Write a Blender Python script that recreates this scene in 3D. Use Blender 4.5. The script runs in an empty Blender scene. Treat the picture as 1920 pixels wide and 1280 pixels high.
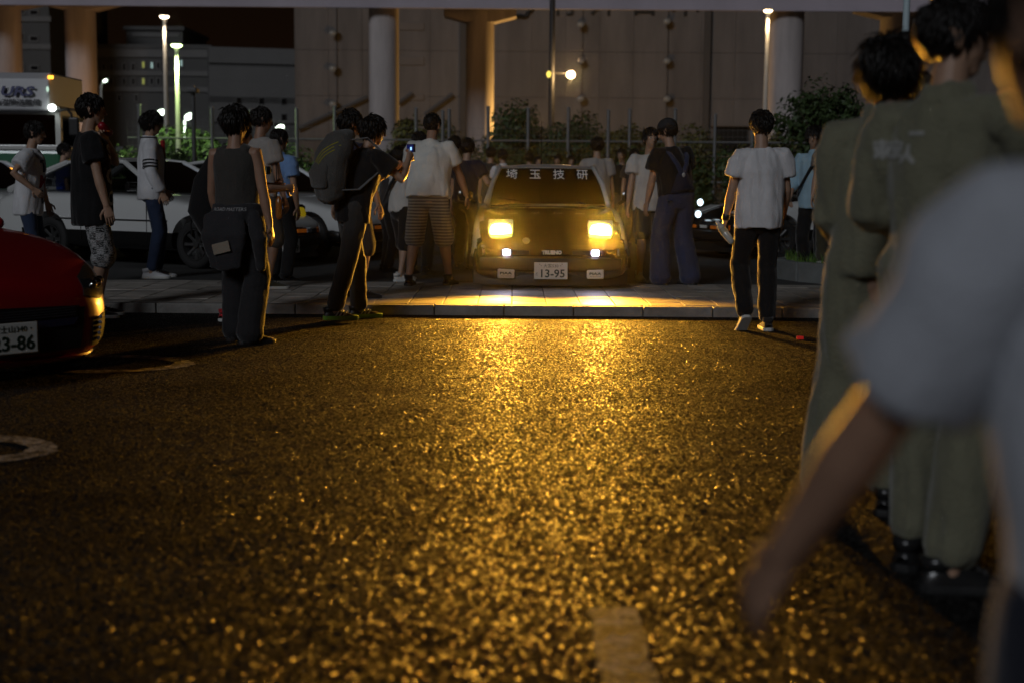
import bpy, bmesh, math, random
import numpy as np
from mathutils import Vector, Matrix, noise
from mathutils.bvhtree import BVHTree

R = math.radians
SC = bpy.context.scene
COL = SC.collection
rnd = random.Random(7)

# ---------------------------------------------------------------- camera
F_PX = 1920 * 50 / 36.0
CAM_Z = 1.21
PITCH = math.atan((640 - 327) / F_PX)
cam = bpy.data.cameras.new('camera')
cam_ob = bpy.data.objects.new('camera', cam)
COL.objects.link(cam_ob)
ROLL = R(0.45)
cam_ob.matrix_world = Matrix.Translation((0, 0, CAM_Z)) @ Matrix.Rotation(R(90) - PITCH, 4, 'X') @ Matrix.Rotation(ROLL, 4, 'Z')
cam.lens = 50
cam.sensor_width = 36
cam.clip_start = 0.05
cam.clip_end = 2000
cam.dof.use_dof = True
cam.dof.focus_distance = 11.6
cam.dof.aperture_fstop = 2.0
SC.camera = cam_ob

# ---------------------------------------------------------------- sky
world = bpy.data.worlds.new('World')
SC.world = world
world.use_nodes = True
wn = world.node_tree
wn.nodes.clear()
w_out = wn.nodes.new('ShaderNodeOutputWorld')
w_bg = wn.nodes.new('ShaderNodeBackground')
w_sky = wn.nodes.new('ShaderNodeTexSky')
w_sky.sky_type = 'NISHITA'
w_sky.sun_disc = False
SUN_EL, SUN_AZ = R(27), R(205)      # the high lot lighting behind the camera, low and to the left
w_sky.sun_elevation = SUN_EL
w_sky.sun_rotation = SUN_AZ
w_mix = wn.nodes.new('ShaderNodeMix')
w_mix.data_type = 'RGBA'
w_mix.blend_type = 'MULTIPLY'
w_mix.inputs[0].default_value = 1.0
w_mix.inputs[7].default_value = (1.0, 0.36, 0.16, 1)     # sodium glow of the city in the night sky
wn.links.new(w_sky.outputs[0], w_mix.inputs[6])
wn.links.new(w_mix.outputs[2], w_bg.inputs[0])
w_bg.inputs[1].default_value = 0.0009
wn.links.new(w_bg.outputs[0], w_out.inputs[0])

sun = bpy.data.lights.new('sun', 'SUN')
sun.energy = 0.58
sun.angle = R(14)
sun.color = (0.88, 0.93, 1.0)
sun_ob = bpy.data.objects.new('sun', sun)
COL.objects.link(sun_ob)
sd = Vector((math.sin(SUN_AZ) * math.cos(SUN_EL), math.cos(SUN_AZ) * math.cos(SUN_EL), math.sin(SUN_EL)))
sun_ob.rotation_euler = sd.to_track_quat('Z', 'Y').to_euler()

vs = SC.view_settings
vs.view_transform = 'Standard'
vs.look = 'None'
vs.gamma = 1
vs.exposure = 0
vs.use_curve_mapping = False
SC.render.engine = 'CYCLES'
SC.cycles.use_denoising = True
SC.cycles.denoiser = 'OPENIMAGEDENOISE'
SC.cycles.max_bounces = 6
SC.cycles.volume_bounces = 0
SC.cycles.sample_clamp_indirect = 4
SC.cycles.sample_clamp_direct = 0

# ---------------------------------------------------------------- placing helpers
_u0 = Vector((0, math.sin(PITCH), math.cos(PITCH)))
_rt = Vector((1, 0, 0)) * math.cos(ROLL) + _u0 * math.sin(ROLL)
_up = _u0 * math.cos(ROLL) - Vector((1, 0, 0)) * math.sin(ROLL)
_fw = Vector((0, math.cos(PITCH), -math.sin(PITCH)))


def ray(u, v):
    return _rt * ((u - 960) / F_PX) + _up * ((640 - v) / F_PX) + _fw


def at_z(u, v, z=0.0):
    """where the sight line of photo pixel (u, v) meets the level z"""
    d = ray(u, v)
    t = (z - CAM_Z) / d.z
    return Vector((d.x * t, d.y * t, z))


def at_y(u, v, y):
    d = ray(u, v)
    t = y / d.y
    return Vector((d.x * t, y, CAM_Z + d.z * t))


def x_at(u, y, z=1.0):
    """world x of photo column u for something at distance y and height z"""
    v = 327 - (z - CAM_Z) / y * F_PX
    return at_y(u, v, y).x


# ---------------------------------------------------------------- materials
MATS = {}


def mat(name, col, rough=0.6, metal=0.0, vary=0.0, vscale=3.0, bump=0.0, bscale=40.0, emit=None, estr=0.0, coat=0.0,
        spec=None, tint=None, sheen=0.0, place=None):
    if name in MATS:
        return MATS[name]
    m = bpy.data.materials.new(name)
    m.use_nodes = True
    nt = m.node_tree
    p = nt.nodes['Principled BSDF']
    c = tuple(col) + (1,)
    p.inputs['Base Color'].default_value = c
    p.inputs['Roughness'].default_value = rough
    p.inputs['Metallic'].default_value = metal
    if spec is not None:
        p.inputs['Specular IOR Level'].default_value = spec
    if coat:
        p.inputs['Coat Weight'].default_value = coat
        p.inputs['Coat Roughness'].default_value = 0.04
    if sheen:
        p.inputs['Sheen Weight'].default_value = sheen
        p.inputs['Sheen Roughness'].default_value = 0.4
    if emit:
        p.inputs['Emission Color'].default_value = tuple(emit) + (1,)
        p.inputs['Emission Strength'].default_value = estr
    tc = None
    if vary or bump:
        tc = nt.nodes.new('ShaderNodeTexCoord')
        src = tc.outputs['Object']
        if place:                      # grain that runs on from piece to piece, stretched by place
            ge = nt.nodes.new('ShaderNodeNewGeometry')
            mp = nt.nodes.new('ShaderNodeMapping')
            mp.inputs['Scale'].default_value = place
            nt.links.new(ge.outputs['Position'], mp.inputs['Vector'])
            src = mp.outputs[0]
    if vary:
        n = nt.nodes.new('ShaderNodeTexNoise')
        n.inputs['Scale'].default_value = vscale
        n.inputs['Detail'].default_value = 6
        n.inputs['Roughness'].default_value = 0.65
        nt.links.new(src, n.inputs['Vector'])
        r = nt.nodes.new('ShaderNodeValToRGB')
        r.color_ramp.elements[0].position = 0.3
        r.color_ramp.elements[1].position = 0.7
        lo = [max(0, x * (1 - vary)) for x in col]
        hi = [min(1, x * (1 + vary)) for x in (tint or col)]
        r.color_ramp.elements[0].color = tuple(lo) + (1,)
        r.color_ramp.elements[1].color = tuple(hi) + (1,)
        nt.links.new(n.outputs['Fac'], r.inputs['Fac'])
        nt.links.new(r.outputs['Color'], p.inputs['Base Color'])
    if bump:
        n2 = nt.nodes.new('ShaderNodeTexNoise')
        n2.inputs['Scale'].default_value = bscale
        n2.inputs['Detail'].default_value = 5
        nt.links.new(src, n2.inputs['Vector'])
        b = nt.nodes.new('ShaderNodeBump')
        b.inputs['Strength'].default_value = bump
        b.inputs['Distance'].default_value = 0.02
        nt.links.new(n2.outputs['Fac'], b.inputs['Height'])
        nt.links.new(b.outputs['Normal'], p.inputs['Normal'])
    MATS[name] = m
    return m


def glow(name, col, strength):
    if name in MATS:
        return MATS[name]
    m = bpy.data.materials.new(name)
    m.use_nodes = True
    nt = m.node_tree
    nt.nodes.clear()
    o = nt.nodes.new('ShaderNodeOutputMaterial')
    e = nt.nodes.new('ShaderNodeEmission')
    e.inputs[0].default_value = tuple(col) + (1,)
    e.inputs[1].default_value = strength
    nt.links.new(e.outputs[0], o.inputs[0])
    MATS[name] = m
    return m


def glass_mat(name, tint, refl=0.08):
    """car glass: tinted and reflecting, the cabin shows through it"""
    if name in MATS:
        return MATS[name]
    m = bpy.data.materials.new(name)
    m.use_nodes = True
    nt = m.node_tree
    nt.nodes.clear()
    o = nt.nodes.new('ShaderNodeOutputMaterial')
    mx = nt.nodes.new('ShaderNodeMixShader')
    t = nt.nodes.new('ShaderNodeBsdfTransparent')
    t.inputs[0].default_value = tuple(tint) + (1,)
    g = nt.nodes.new('ShaderNodeBsdfGlossy')
    g.inputs['Roughness'].default_value = 0.03
    g.inputs[0].default_value = (0.9, 0.93, 1, 1)
    lw = nt.nodes.new('ShaderNodeFresnel')
    lw.inputs[0].default_value = 1.5
    nt.links.new(lw.outputs[0], mx.inputs[0])
    nt.links.new(t.outputs[0], mx.inputs[1])
    nt.links.new(g.outputs[0], mx.inputs[2])
    nt.links.new(mx.outputs[0], o.inputs[0])
    MATS[name] = m
    return m


# ---------------------------------------------------------------- objects
def link(name, me, parent=None, kind=None):
    o = bpy.data.objects.new(name, me)
    COL.objects.link(o)
    if parent is not None:
        o.parent = parent
    if kind:
        o['kind'] = kind
    return o


def tag(o, label=None, cat=None, group=None, kind=None):
    if label:
        o['label'] = label
    if cat:
        o['category'] = cat
    if group:
        o['group'] = group
    if kind:
        o['kind'] = kind
    return o


def thing(name, label, cat, loc=(0, 0, 0), rz=0.0, group=None):
    o = bpy.data.objects.new(name, None)
    o.empty_display_size = 0.1
    COL.objects.link(o)
    o.location = loc
    o.rotation_euler = (0, 0, rz)
    return tag(o, label, cat, group)


def obj(name, bm, m, parent=None, kind=None, smooth=False, sharp=None):
    me = bpy.data.meshes.new(name)
    bm.to_mesh(me)
    bm.free()
    for x in (m if isinstance(m, (list, tuple)) else [m]):
        me.materials.append(x)
    if smooth:
        me.polygons.foreach_set('use_smooth', [True] * len(me.polygons))
        if sharp:
            me.set_sharp_from_angle(angle=R(sharp))
    return link(name, me, parent, kind)


def copy_tree(o, parent=None):
    c = o.copy()
    COL.objects.link(c)
    if parent is not None:
        c.parent = parent
        c.matrix_parent_inverse = o.matrix_parent_inverse
    for ch in o.children:
        copy_tree(ch, c)
    return c


# ---------------------------------------------------------------- shapes
def box(bm, c, s, rot=None, bevel=0.0, mi=0):
    M = Matrix.Translation(Vector(c)) @ (rot.to_4x4() if rot else Matrix.Identity(4)) @ Matrix.Diagonal((*s, 1))
    r = bmesh.ops.create_cube(bm, size=1, matrix=M)
    vs_ = r['verts']
    fs = set(f for v in vs_ for f in v.link_faces)
    for f in fs:
        f.material_index = mi
    if bevel:
        es = list(set(e for v in vs_ for e in v.link_edges))
        bmesh.ops.bevel(bm, geom=es, offset=bevel, segments=2, affect='EDGES', profile=0.6)


def tube(bm, pts, rad, n=10, ref=None, cap=True, mi=0, round_cap=True, power=2.0):
    """loft a closed tube along pts; rad is a radius or (side, depth) per point; ref is the direction of the first radius"""
    pts = [Vector(p) for p in pts]
    rad = [(r, r) if not isinstance(r, (tuple, list)) else r for r in rad]
    if round_cap and cap:
        d0 = (pts[0] - pts[1]).normalized()
        d1 = (pts[-1] - pts[-2]).normalized()
        a, b = rad[0], rad[-1]
        m0, m1 = min(a), min(b)
        pts = [pts[0] + d0 * m0 * 0.75, pts[0] + d0 * m0 * 0.45] + pts + [pts[-1] + d1 * m1 * 0.45, pts[-1] + d1 * m1 * 0.75]
        rad = [(a[0] * .35, a[1] * .35), (a[0] * .8, a[1] * .8)] + rad + [(b[0] * .8, b[1] * .8), (b[0] * .35, b[1] * .35)]
    rings = []
    pref = Vector(ref) if ref is not None else None
    for i, p in enumerate(pts):
        if i == 0:
            t = pts[1] - p
        elif i == len(pts) - 1:
            t = p - pts[i - 1]
        else:
            t = (pts[i + 1] - p).normalized() + (p - pts[i - 1]).normalized()
        if t.length < 1e-9:
            t = Vector((0, 0, 1))
        t.normalize()
        if pref is None:
            pref = Vector((1, 0, 0)) if abs(t.x) < 0.8 else Vector((0, 1, 0))
        s = pref - t * pref.dot(t)
        if s.length < 1e-6:
            s = Vector((0, 1, 0)) - t * t.y
        s.normalize()
        if ref is None:
            pref = s
        w = t.cross(s)
        ring = []
        for k in range(n):
            an = 2 * math.pi * k / n
            ca, sa = math.cos(an), math.sin(an)
            if power != 2.0:
                ca = math.copysign(abs(ca) ** (2 / power), ca)
                sa = math.copysign(abs(sa) ** (2 / power), sa)
            ring.append(bm.verts.new(p + s * (ca * rad[i][0]) + w * (sa * rad[i][1])))
        rings.append(ring)
    for i in range(len(rings) - 1):
        for k in range(n):
            f = bm.faces.new((rings[i][k], rings[i][(k + 1) % n], rings[i + 1][(k + 1) % n], rings[i + 1][k]))
            f.material_index = mi
    if cap:
        f = bm.faces.new(list(reversed(rings[0])))
        f.material_index = mi
        f = bm.faces.new(rings[-1])
        f.material_index = mi
    return rings


def ball(bm, c, r, seg=14, M=None, mi=0):
    r = (r, r, r) if not isinstance(r, (tuple, list)) else r
    X = Matrix.Translation(Vector(c)) @ (M.to_4x4() if M else Matrix.Identity(4)) @ Matrix.Diagonal((*r, 1))
    q = bmesh.ops.create_uvsphere(bm, u_segments=seg, v_segments=max(6, seg * 2 // 3), radius=1, matrix=X)
    for f in set(f for v in q['verts'] for f in v.link_faces):
        f.material_index = mi
    return q['verts']


def grid(bm, rows, mi=0, flip=False):
    """faces between rows of points"""
    vr = [[bm.verts.new(Vector(p)) for p in r] for r in rows]
    for i in range(len(vr) - 1):
        for j in range(len(vr[0]) - 1):
            q = [vr[i][j], vr[i][j + 1], vr[i + 1][j + 1], vr[i + 1][j]]
            if flip:
                q.reverse()
            try:
                f = bm.faces.new(q)
                f.material_index = mi
            except ValueError:
                pass
    return vr


def prism(bm, outline, axis, lo, hi, mi=0, bevel=0.0):
    """extrude a 2-D outline along axis ('x','y','z') from lo to hi"""
    def P(a, b, t):
        return {'x': (t, a, b), 'y': (a, t, b), 'z': (a, b, t)}[axis]
    v0 = [bm.verts.new(P(a, b, lo)) for a, b in outline]
    v1 = [bm.verts.new(P(a, b, hi)) for a, b in outline]
    n = len(outline)
    fs = [bm.faces.new(list(reversed(v0))), bm.faces.new(v1)]
    for i in range(n):
        fs.append(bm.faces.new((v0[i], v0[(i + 1) % n], v1[(i + 1) % n], v1[i])))
    for f in fs:
        f.material_index = mi
    bmesh.ops.recalc_face_normals(bm, faces=fs)
    if bevel:
        es = list(set(e for f in fs for e in f.edges))
        bmesh.ops.bevel(bm, geom=es, offset=bevel, segments=2, affect='EDGES', profile=0.6)


def evaluated(ob):
    dg = bpy.context.evaluated_depsgraph_get()
    me = bpy.data.meshes.new_from_object(ob.evaluated_get(dg), depsgraph=dg)
    return me


def remesh(bm, voxel, smooth=3, sub=0):
    """one continuous surface from overlapping closed shapes"""
    me = bpy.data.meshes.new('tmp')
    bm.to_mesh(me)
    bm.free()
    o = bpy.data.objects.new('tmp', me)
    COL.objects.link(o)
    m = o.modifiers.new('r', 'REMESH')
    m.mode = 'VOXEL'
    m.voxel_size = voxel
    if smooth:
        s = o.modifiers.new('s', 'SMOOTH')
        s.iterations = smooth
        s.factor = 0.5
    out = evaluated(o)
    bpy.data.objects.remove(o)
    bpy.data.meshes.remove(me)
    return out


def text_mesh(txt, size, extrude=0.0, bold=0.0, shear=0.0, space=1.0, res=2):
    cu = bpy.data.curves.new('t', 'FONT')
    cu.body = txt
    cu.size = size
    cu.extrude = extrude
    cu.offset = bold
    cu.shear = shear
    cu.space_character = space
    cu.align_x = 'CENTER'
    cu.align_y = 'CENTER'
    cu.resolution_u = res
    o = bpy.data.objects.new('t', cu)
    COL.objects.link(o)
    me = evaluated(o)
    bpy.data.objects.remove(o)
    bpy.data.curves.remove(cu)
    return me


def text_on(name, txt, size, m, parent, M, extrude=0.002, bold=0.0, shear=0.0, space=1.0, fit=None):
    """lettering as flat raised print; M places it (text x to its right, y up, z towards the reader)"""
    me = text_mesh(txt, size, extrude, bold, shear, space)
    me.materials.clear()
    me.materials.append(m)
    if fit and len(me.vertices):
        xs = [v.co.x for v in me.vertices]
        ys = [v.co.y for v in me.vertices]
        w, h = max(xs) - min(xs), max(ys) - min(ys)
        cx, cy = (max(xs) + min(xs)) / 2, (max(ys) + min(ys)) / 2
        for v in me.vertices:
            v.co.x = (v.co.x - cx) * fit[0] / w
            v.co.y = (v.co.y - cy) * fit[1] / h
    me.transform(M)
    return link(name, me, parent)


def frame(origin, right, up):
    r = Vector(right).normalized()
    u = Vector(up)
    n = r.cross(u).normalized()
    u = n.cross(r)
    return Matrix(((r.x, u.x, n.x, origin[0]), (r.y, u.y, n.y, origin[1]), (r.z, u.z, n.z, origin[2]), (0, 0, 0, 1)))


def project_text(name, txt, size, m, target, M, parent, lift=0.003, bold=0.0, shear=0.0, cuts=2):
    """flat print laid onto a curved surface: every point is cast along -z of M onto target"""
    me = text_mesh(txt, size, 0, bold, shear)
    bm = bmesh.new()
    bm.from_mesh(me)
    bpy.data.meshes.remove(me)
    bmesh.ops.triangulate(bm, faces=bm.faces[:])
    bmesh.ops.subdivide_edges(bm, edges=[e for e in bm.edges if e.calc_length() > size * .12], cuts=cuts)
    tm = target.data
    bv = BVHTree.FromPolygons([v.co for v in tm.vertices], [tuple(p.vertices) for p in tm.polygons])
    d = -(M.to_3x3() @ Vector((0, 0, 1))).normalized()
    dead = []
    for v in bm.verts:
        p = M @ v.co
        h = bv.ray_cast(p, d)
        if h[0] is None:
            dead.append(v)
        else:
            v.co = h[0] - d * lift
    bmesh.ops.delete(bm, geom=dead, context='VERTS')
    return obj(name, bm, m, parent)
# ================================================================ ground, road, pavement
def asphalt_mat(name, base, scale, tilt, rough, glint):
    """coarse dry chippings: each stone has its own tilt, shade and gloss; a few are polished and glint"""
    m = bpy.data.materials.new(name)
    m.use_nodes = True
    nt = m.node_tree
    L = nt.links.new

    def N(t, **kw):
        n = nt.nodes.new(t)
        for k, v in kw.items():
            setattr(n, k, v)
        return n

    p = nt.nodes['Principled BSDF']
    tc = N('ShaderNodeTexCoord')
    geo = N('ShaderNodeNewGeometry')
    v = N('ShaderNodeTexVoronoi', voronoi_dimensions='2D')
    v.inputs['Scale'].default_value = scale
    L(tc.outputs['Object'], v.inputs['Vector'])
    sub = N('ShaderNodeVectorMath', operation='SUBTRACT')
    sub.inputs[1].default_value = (.5, .5, .5)
    L(v.outputs['Color'], sub.inputs[0])
    mul = N('ShaderNodeVectorMath', operation='MULTIPLY')
    mul.inputs[1].default_value = (tilt * 2, tilt * 2, 0)
    L(sub.outputs[0], mul.inputs[0])
    d = N('ShaderNodeVectorMath', operation='SUBTRACT')
    L(tc.outputs['Object'], d.inputs[0])
    L(v.outputs['Position'], d.inputs[1])
    dm = N('ShaderNodeVectorMath', operation='MULTIPLY')
    dm.inputs[1].default_value = (scale * .3, scale * .3, 0)
    L(d.outputs[0], dm.inputs[0])
    a1 = N('ShaderNodeVectorMath', operation='ADD')
    L(geo.outputs['Normal'], a1.inputs[0])
    L(mul.outputs[0], a1.inputs[1])
    a2 = N('ShaderNodeVectorMath', operation='ADD')
    L(a1.outputs[0], a2.inputs[0])
    L(dm.outputs[0], a2.inputs[1])
    nm = N('ShaderNodeVectorMath', operation='NORMALIZE')
    L(a2.outputs[0], nm.inputs[0])
    L(nm.outputs[0], p.inputs['Normal'])
    wn_ = N('ShaderNodeTexWhiteNoise', noise_dimensions='3D')
    L(v.outputs['Position'], wn_.inputs['Vector'])
    sep = N('ShaderNodeSeparateColor')
    L(wn_.outputs['Color'], sep.inputs[0])
    n2 = N('ShaderNodeTexNoise')
    n2.inputs['Scale'].default_value = 0.9
    n2.inputs['Detail'].default_value = 7
    L(tc.outputs['Object'], n2.inputs['Vector'])
    cr = N('ShaderNodeValToRGB')
    cr.color_ramp.elements[0].position = 0.35
    cr.color_ramp.elements[1].position = 0.65
    cr.color_ramp.elements[0].color = tuple(x * .7 for x in base) + (1,)
    cr.color_ramp.elements[1].color = tuple(x * 1.3 for x in base) + (1,)
    L(n2.outputs['Fac'], cr.inputs['Fac'])
    mm = N('ShaderNodeMix', data_type='RGBA', blend_type='MULTIPLY')
    mm.inputs[0].default_value = 0.9
    L(cr.outputs[0], mm.inputs[6])
    sr = N('ShaderNodeMapRange')
    sr.inputs['To Min'].default_value = 0.2
    sr.inputs['To Max'].default_value = 2.0
    L(sep.outputs[1], sr.inputs['Value'])
    L(sr.outputs[0], mm.inputs[7])
    L(mm.outputs[2], p.inputs['Base Color'])
    # gloss: most stones dull, some polished
    rr = N('ShaderNodeMapRange')
    rr.inputs['From Min'].default_value = .70
    rr.inputs['From Max'].default_value = .95
    rr.inputs['To Min'].default_value = rough
    rr.inputs['To Max'].default_value = glint
    L(sep.outputs[0], rr.inputs['Value'])
    L(rr.outputs[0], p.inputs['Roughness'])
    gp = N('ShaderNodeMapRange')
    gp.inputs['From Min'].default_value = .25
    gp.inputs['From Max'].default_value = .60
    gp.inputs['To Min'].default_value = 1.0
    gp.inputs['To Max'].default_value = .0
    L(v.outputs['Distance'], gp.inputs['Value'])
    sp = N('ShaderNodeMapRange')
    sp.inputs['From Min'].default_value = .35
    sp.inputs['From Max'].default_value = 1.0
    sp.inputs['To Min'].default_value = .02
    sp.inputs['To Max'].default_value = .30
    L(sep.outputs[0], sp.inputs['Value'])
    gs = N('ShaderNodeMath', operation='MULTIPLY')
    L(gp.outputs[0], gs.inputs[0])
    L(sp.outputs[0], gs.inputs[1])
    # worn and tarry patches, and a few hair cracks
    n3 = N('ShaderNodeTexNoise')
    n3.inputs['Scale'].default_value = 1.6
    n3.inputs['Detail'].default_value = 8
    n3.inputs['Roughness'].default_value = .7
    L(tc.outputs['Object'], n3.inputs['Vector'])
    wr = N('ShaderNodeMapRange')
    wr.inputs['From Min'].default_value = .36
    wr.inputs['From Max'].default_value = .66
    wr.inputs['To Min'].default_value = .25
    wr.inputs['To Max'].default_value = 1.35
    L(n3.outputs['Fac'], wr.inputs['Value'])
    g2 = N('ShaderNodeMath', operation='MULTIPLY')
    L(gs.outputs[0], g2.inputs[0])
    L(wr.outputs[0], g2.inputs[1])
    L(g2.outputs[0], p.inputs['Specular IOR Level'])
    return m


ASPH = asphalt_mat('asphalt', (0.019, 0.018, 0.017), 124, 0.85, 0.80, 0.40)
LOT = mat('lot_asphalt', (0.045, 0.045, 0.044), 0.75, vary=0.35, vscale=1.5, bump=0.5, bscale=60)
EARTH = mat('earth', (0.05, 0.045, 0.035), 0.9, vary=0.3, vscale=0.2)
KERB_D = at_z(960, 592, 0).y          # road meets the kerb here
KH = 0.085                             # kerb height
PAV_N = 8                             # rows of 30 cm paving


def sheet(name, x0, x1, y0, y1, z, m, kind='structure'):
    bm = bmesh.new()
    grid(bm, [[(x0, y0, z), (x1, y0, z)], [(x0, y1, z), (x1, y1, z)]])
    return obj(name, bm, m, None, kind)


sheet('ground', -400, 400, -60, 700, -0.03, EARTH)
sheet('road', -60, 60, -30, KERB_D + 0.02, 0.0, ASPH)
PAV_Y0 = KERB_D + 0.12
PAV_Y1 = PAV_Y0 + PAV_N * 0.305 + 0.1
sheet('car_park_surface', -90, 90, PAV_Y1 - 0.01, 70, KH - 0.03, LOT)
LOT_Z = KH - 0.03

# kerb: granite stones 60 cm long
stone = mat('kerb_stone', (0.2, 0.19, 0.175), 0.7, vary=0.4, vscale=4, bump=0.35, bscale=40, place=(1, 1, 1))
tile_ms = [mat('paving_a', (0.34, 0.31, 0.27), 0.55, vary=0.34, vscale=5, bump=0.3, bscale=45, place=(1, 1, 1)),
           mat('paving_b', (0.29, 0.265, 0.235), 0.6, vary=0.34, vscale=5, bump=0.3, bscale=45, place=(1, 1, 1)),
           mat('paving_c', (0.38, 0.34, 0.30), 0.52, vary=0.34, vscale=5, bump=0.3, bscale=45, place=(1, 1, 1))]
joint = mat('joint_mortar', (0.05, 0.047, 0.043), 0.9)

bm = bmesh.new()
box(bm, (0, (KERB_D + PAV_Y1) / 2 + .02, KH / 2 - 0.012), (120, PAV_Y1 - KERB_D - .05, KH - 0.024))
pave = obj('pavement', bm, joint, None, 'structure')
kerb = bpy.data.objects.new('kerb', None)
COL.objects.link(kerb)
kerb['kind'] = 'structure'
bm = bmesh.new()
box(bm, (0, 0, 0), (0.592, 0.13, KH + 0.05), bevel=0.012)
km = bpy.data.meshes.new('kerb_stone')
bm.to_mesh(km)
bm.free()
km.materials.append(stone)
x_j = x_at(945, KERB_D, KH)
for i in range(-14, 13):
    o = link('kerb_stone', km, kerb)
    o.location = (x_j + 0.3 + i * 0.6, KERB_D + 0.065 + rnd.uniform(-.003, .003), (KH + 0.05) / 2 - 0.05 + rnd.uniform(-.003, .002))
    o.rotation_euler = (rnd.uniform(-.01, .01), 0, rnd.uniform(-.004, .004))
bm = bmesh.new()
for s in (-1, 1):
    box(bm, (s * 34 + x_j, KERB_D + 0.066, KH / 2 - .002), (51.5, 0.13, KH), bevel=0.01)
obj('kerb_run', bm, stone, kerb)

tms = []
for k in range(3):
    bm = bmesh.new()
    box(bm, (0, 0, 0), (0.293, 0.297, 0.04), bevel=0.005)
    me = bpy.data.meshes.new('paving_tile')
    bm.to_mesh(me)
    bm.free()
    me.materials.append(tile_ms[k])
    tms.append(me)
x_t = x_at(960, PAV_Y0, KH)
for j in range(PAV_N):
    for i in range(-18, 17):
        o = link('paving_tile', rnd.choice(tms), pave)
        o.location = (x_t + 0.15 + i * 0.301, PAV_Y0 + 0.165 + j * 0.305, KH - 0.02 + rnd.uniform(-.002, .0025))
        o.rotation_euler = (rnd.uniform(-.006, .006), rnd.uniform(-.006, .006), rnd.uniform(-.004, .004))
far_t = mat('paving_far', (0.34, 0.31, 0.27), 0.55, vary=0.2, vscale=3)
for s, x0, x1 in ((-1, -60, x_t - 18 * .301), (1, x_t + 17 * .301, 60)):
    bm = bmesh.new()
    box(bm, ((x0 + x1) / 2, (PAV_Y0 + PAV_Y1) / 2 - .02, KH - 0.021), (x1 - x0 - .01, PAV_Y1 - PAV_Y0 - .05, 0.04))
    obj('paving_run', bm, far_t, pave)
bm = bmesh.new()
box(bm, (0, PAV_Y1 - 0.03, KH / 2 - .004), (120, 0.11, KH), bevel=0.01)
obj('edging_strip', bm, stone, pave)

# worn road paint ---------------------------------------------------------
def paint_mat():
    m = bpy.data.materials.new('worn_paint')
    m.use_nodes = True
    nt = m.node_tree
    L = nt.links.new
    p = nt.nodes['Principled BSDF']
    tc = nt.nodes.new('ShaderNodeTexCoord')
    n = nt.nodes.new('ShaderNodeTexNoise')
    n.inputs['Scale'].default_value = 14
    n.inputs['Detail'].default_value = 8
    n.inputs['Roughness'].default_value = 0.75
    L(tc.outputs['Object'], n.inputs['Vector'])
    r = nt.nodes.new('ShaderNodeValToRGB')
    r.color_ramp.elements[0].position = 0.45
    r.color_ramp.elements[0].color = (0.05, 0.048, 0.045, 1)
    r.color_ramp.elements[1].position = 0.60
    r.color_ramp.elements[1].color = (0.38, 0.37, 0.355, 1)
    ve = nt.nodes.new('ShaderNodeTexVoronoi')
    ve.feature = 'DISTANCE_TO_EDGE'
    ve.inputs['Scale'].default_value = 7
    nw = nt.nodes.new('ShaderNodeMix')
    nw.data_type = 'VECTOR'
    nw.inputs[0].default_value = .12
    L(tc.outputs['Object'], nw.inputs[4])
    L(n.outputs['Color'], nw.inputs[5])
    L(nw.outputs[1], ve.inputs['Vector'])
    ck = nt.nodes.new('ShaderNodeMapRange')
    ck.inputs['From Min'].default_value = .01
    ck.inputs['From Max'].default_value = .05
    ck.inputs['To Min'].default_value = .12
    L(ve.outputs['Distance'], ck.inputs['Value'])
    mk = nt.nodes.new('ShaderNodeMix')
    mk.data_type = 'RGBA'
    mk.blend_type = 'MULTIPLY'
    mk.inputs[0].default_value = 1
    L(n.outputs['Fac'], r.inputs['Fac'])
    L(r.outputs[0], mk.inputs[6])
    L(ck.outputs[0], mk.inputs[7])
    L(mk.outputs[2], p.inputs['Base Color'])
    p.inputs['Roughness'].default_value = 0.7
    p.inputs['Specular IOR Level'].default_value = .15
    v = nt.nodes.new('ShaderNodeTexVoronoi')
    v.inputs['Scale'].default_value = 62
    L(tc.outputs['Object'], v.inputs['Vector'])
    b = nt.nodes.new('ShaderNodeBump')
    b.inputs['Strength'].default_value = 0.6
    b.inputs['Distance'].default_value = 0.006
    b.invert = True
    L(v.outputs['Distance'], b.inputs['Height'])
    L(b.outputs['Normal'], p.inputs['Normal'])
    return m


PAINT = paint_mat()


def paint_strip(pts, w, name='road_marking'):
    bm = bmesh.new()
    rows = []
    for i, p in enumerate(pts):
        p = Vector((p[0], p[1], 0.004))
        a = Vector(pts[max(0, i - 1)])
        b = Vector(pts[min(len(pts) - 1, i + 1)])
        t = (b - a)
        t.z = 0
        t.normalize()
        s = Vector((-t.y, t.x, 0))
        j1, j2 = rnd.uniform(-.012, .012), rnd.uniform(-.012, .012)
        rows.append([p + s * (w / 2 + j1), p, p - s * (w / 2 + j2)])
    grid(bm, rows)
    return obj(name, bm, PAINT, None, 'structure')


def lerp_pts(a, b, n):
    a, b = Vector((a[0], a[1], 0)), Vector((b[0], b[1], 0))
    return [a.lerp(b, i / n) for i in range(n + 1)]


pc = at_z(1146, 1140)
paint_strip(lerp_pts((pc.x, pc.y), (pc.x + .02, pc.y - 2.2), 40), 0.13)
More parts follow.
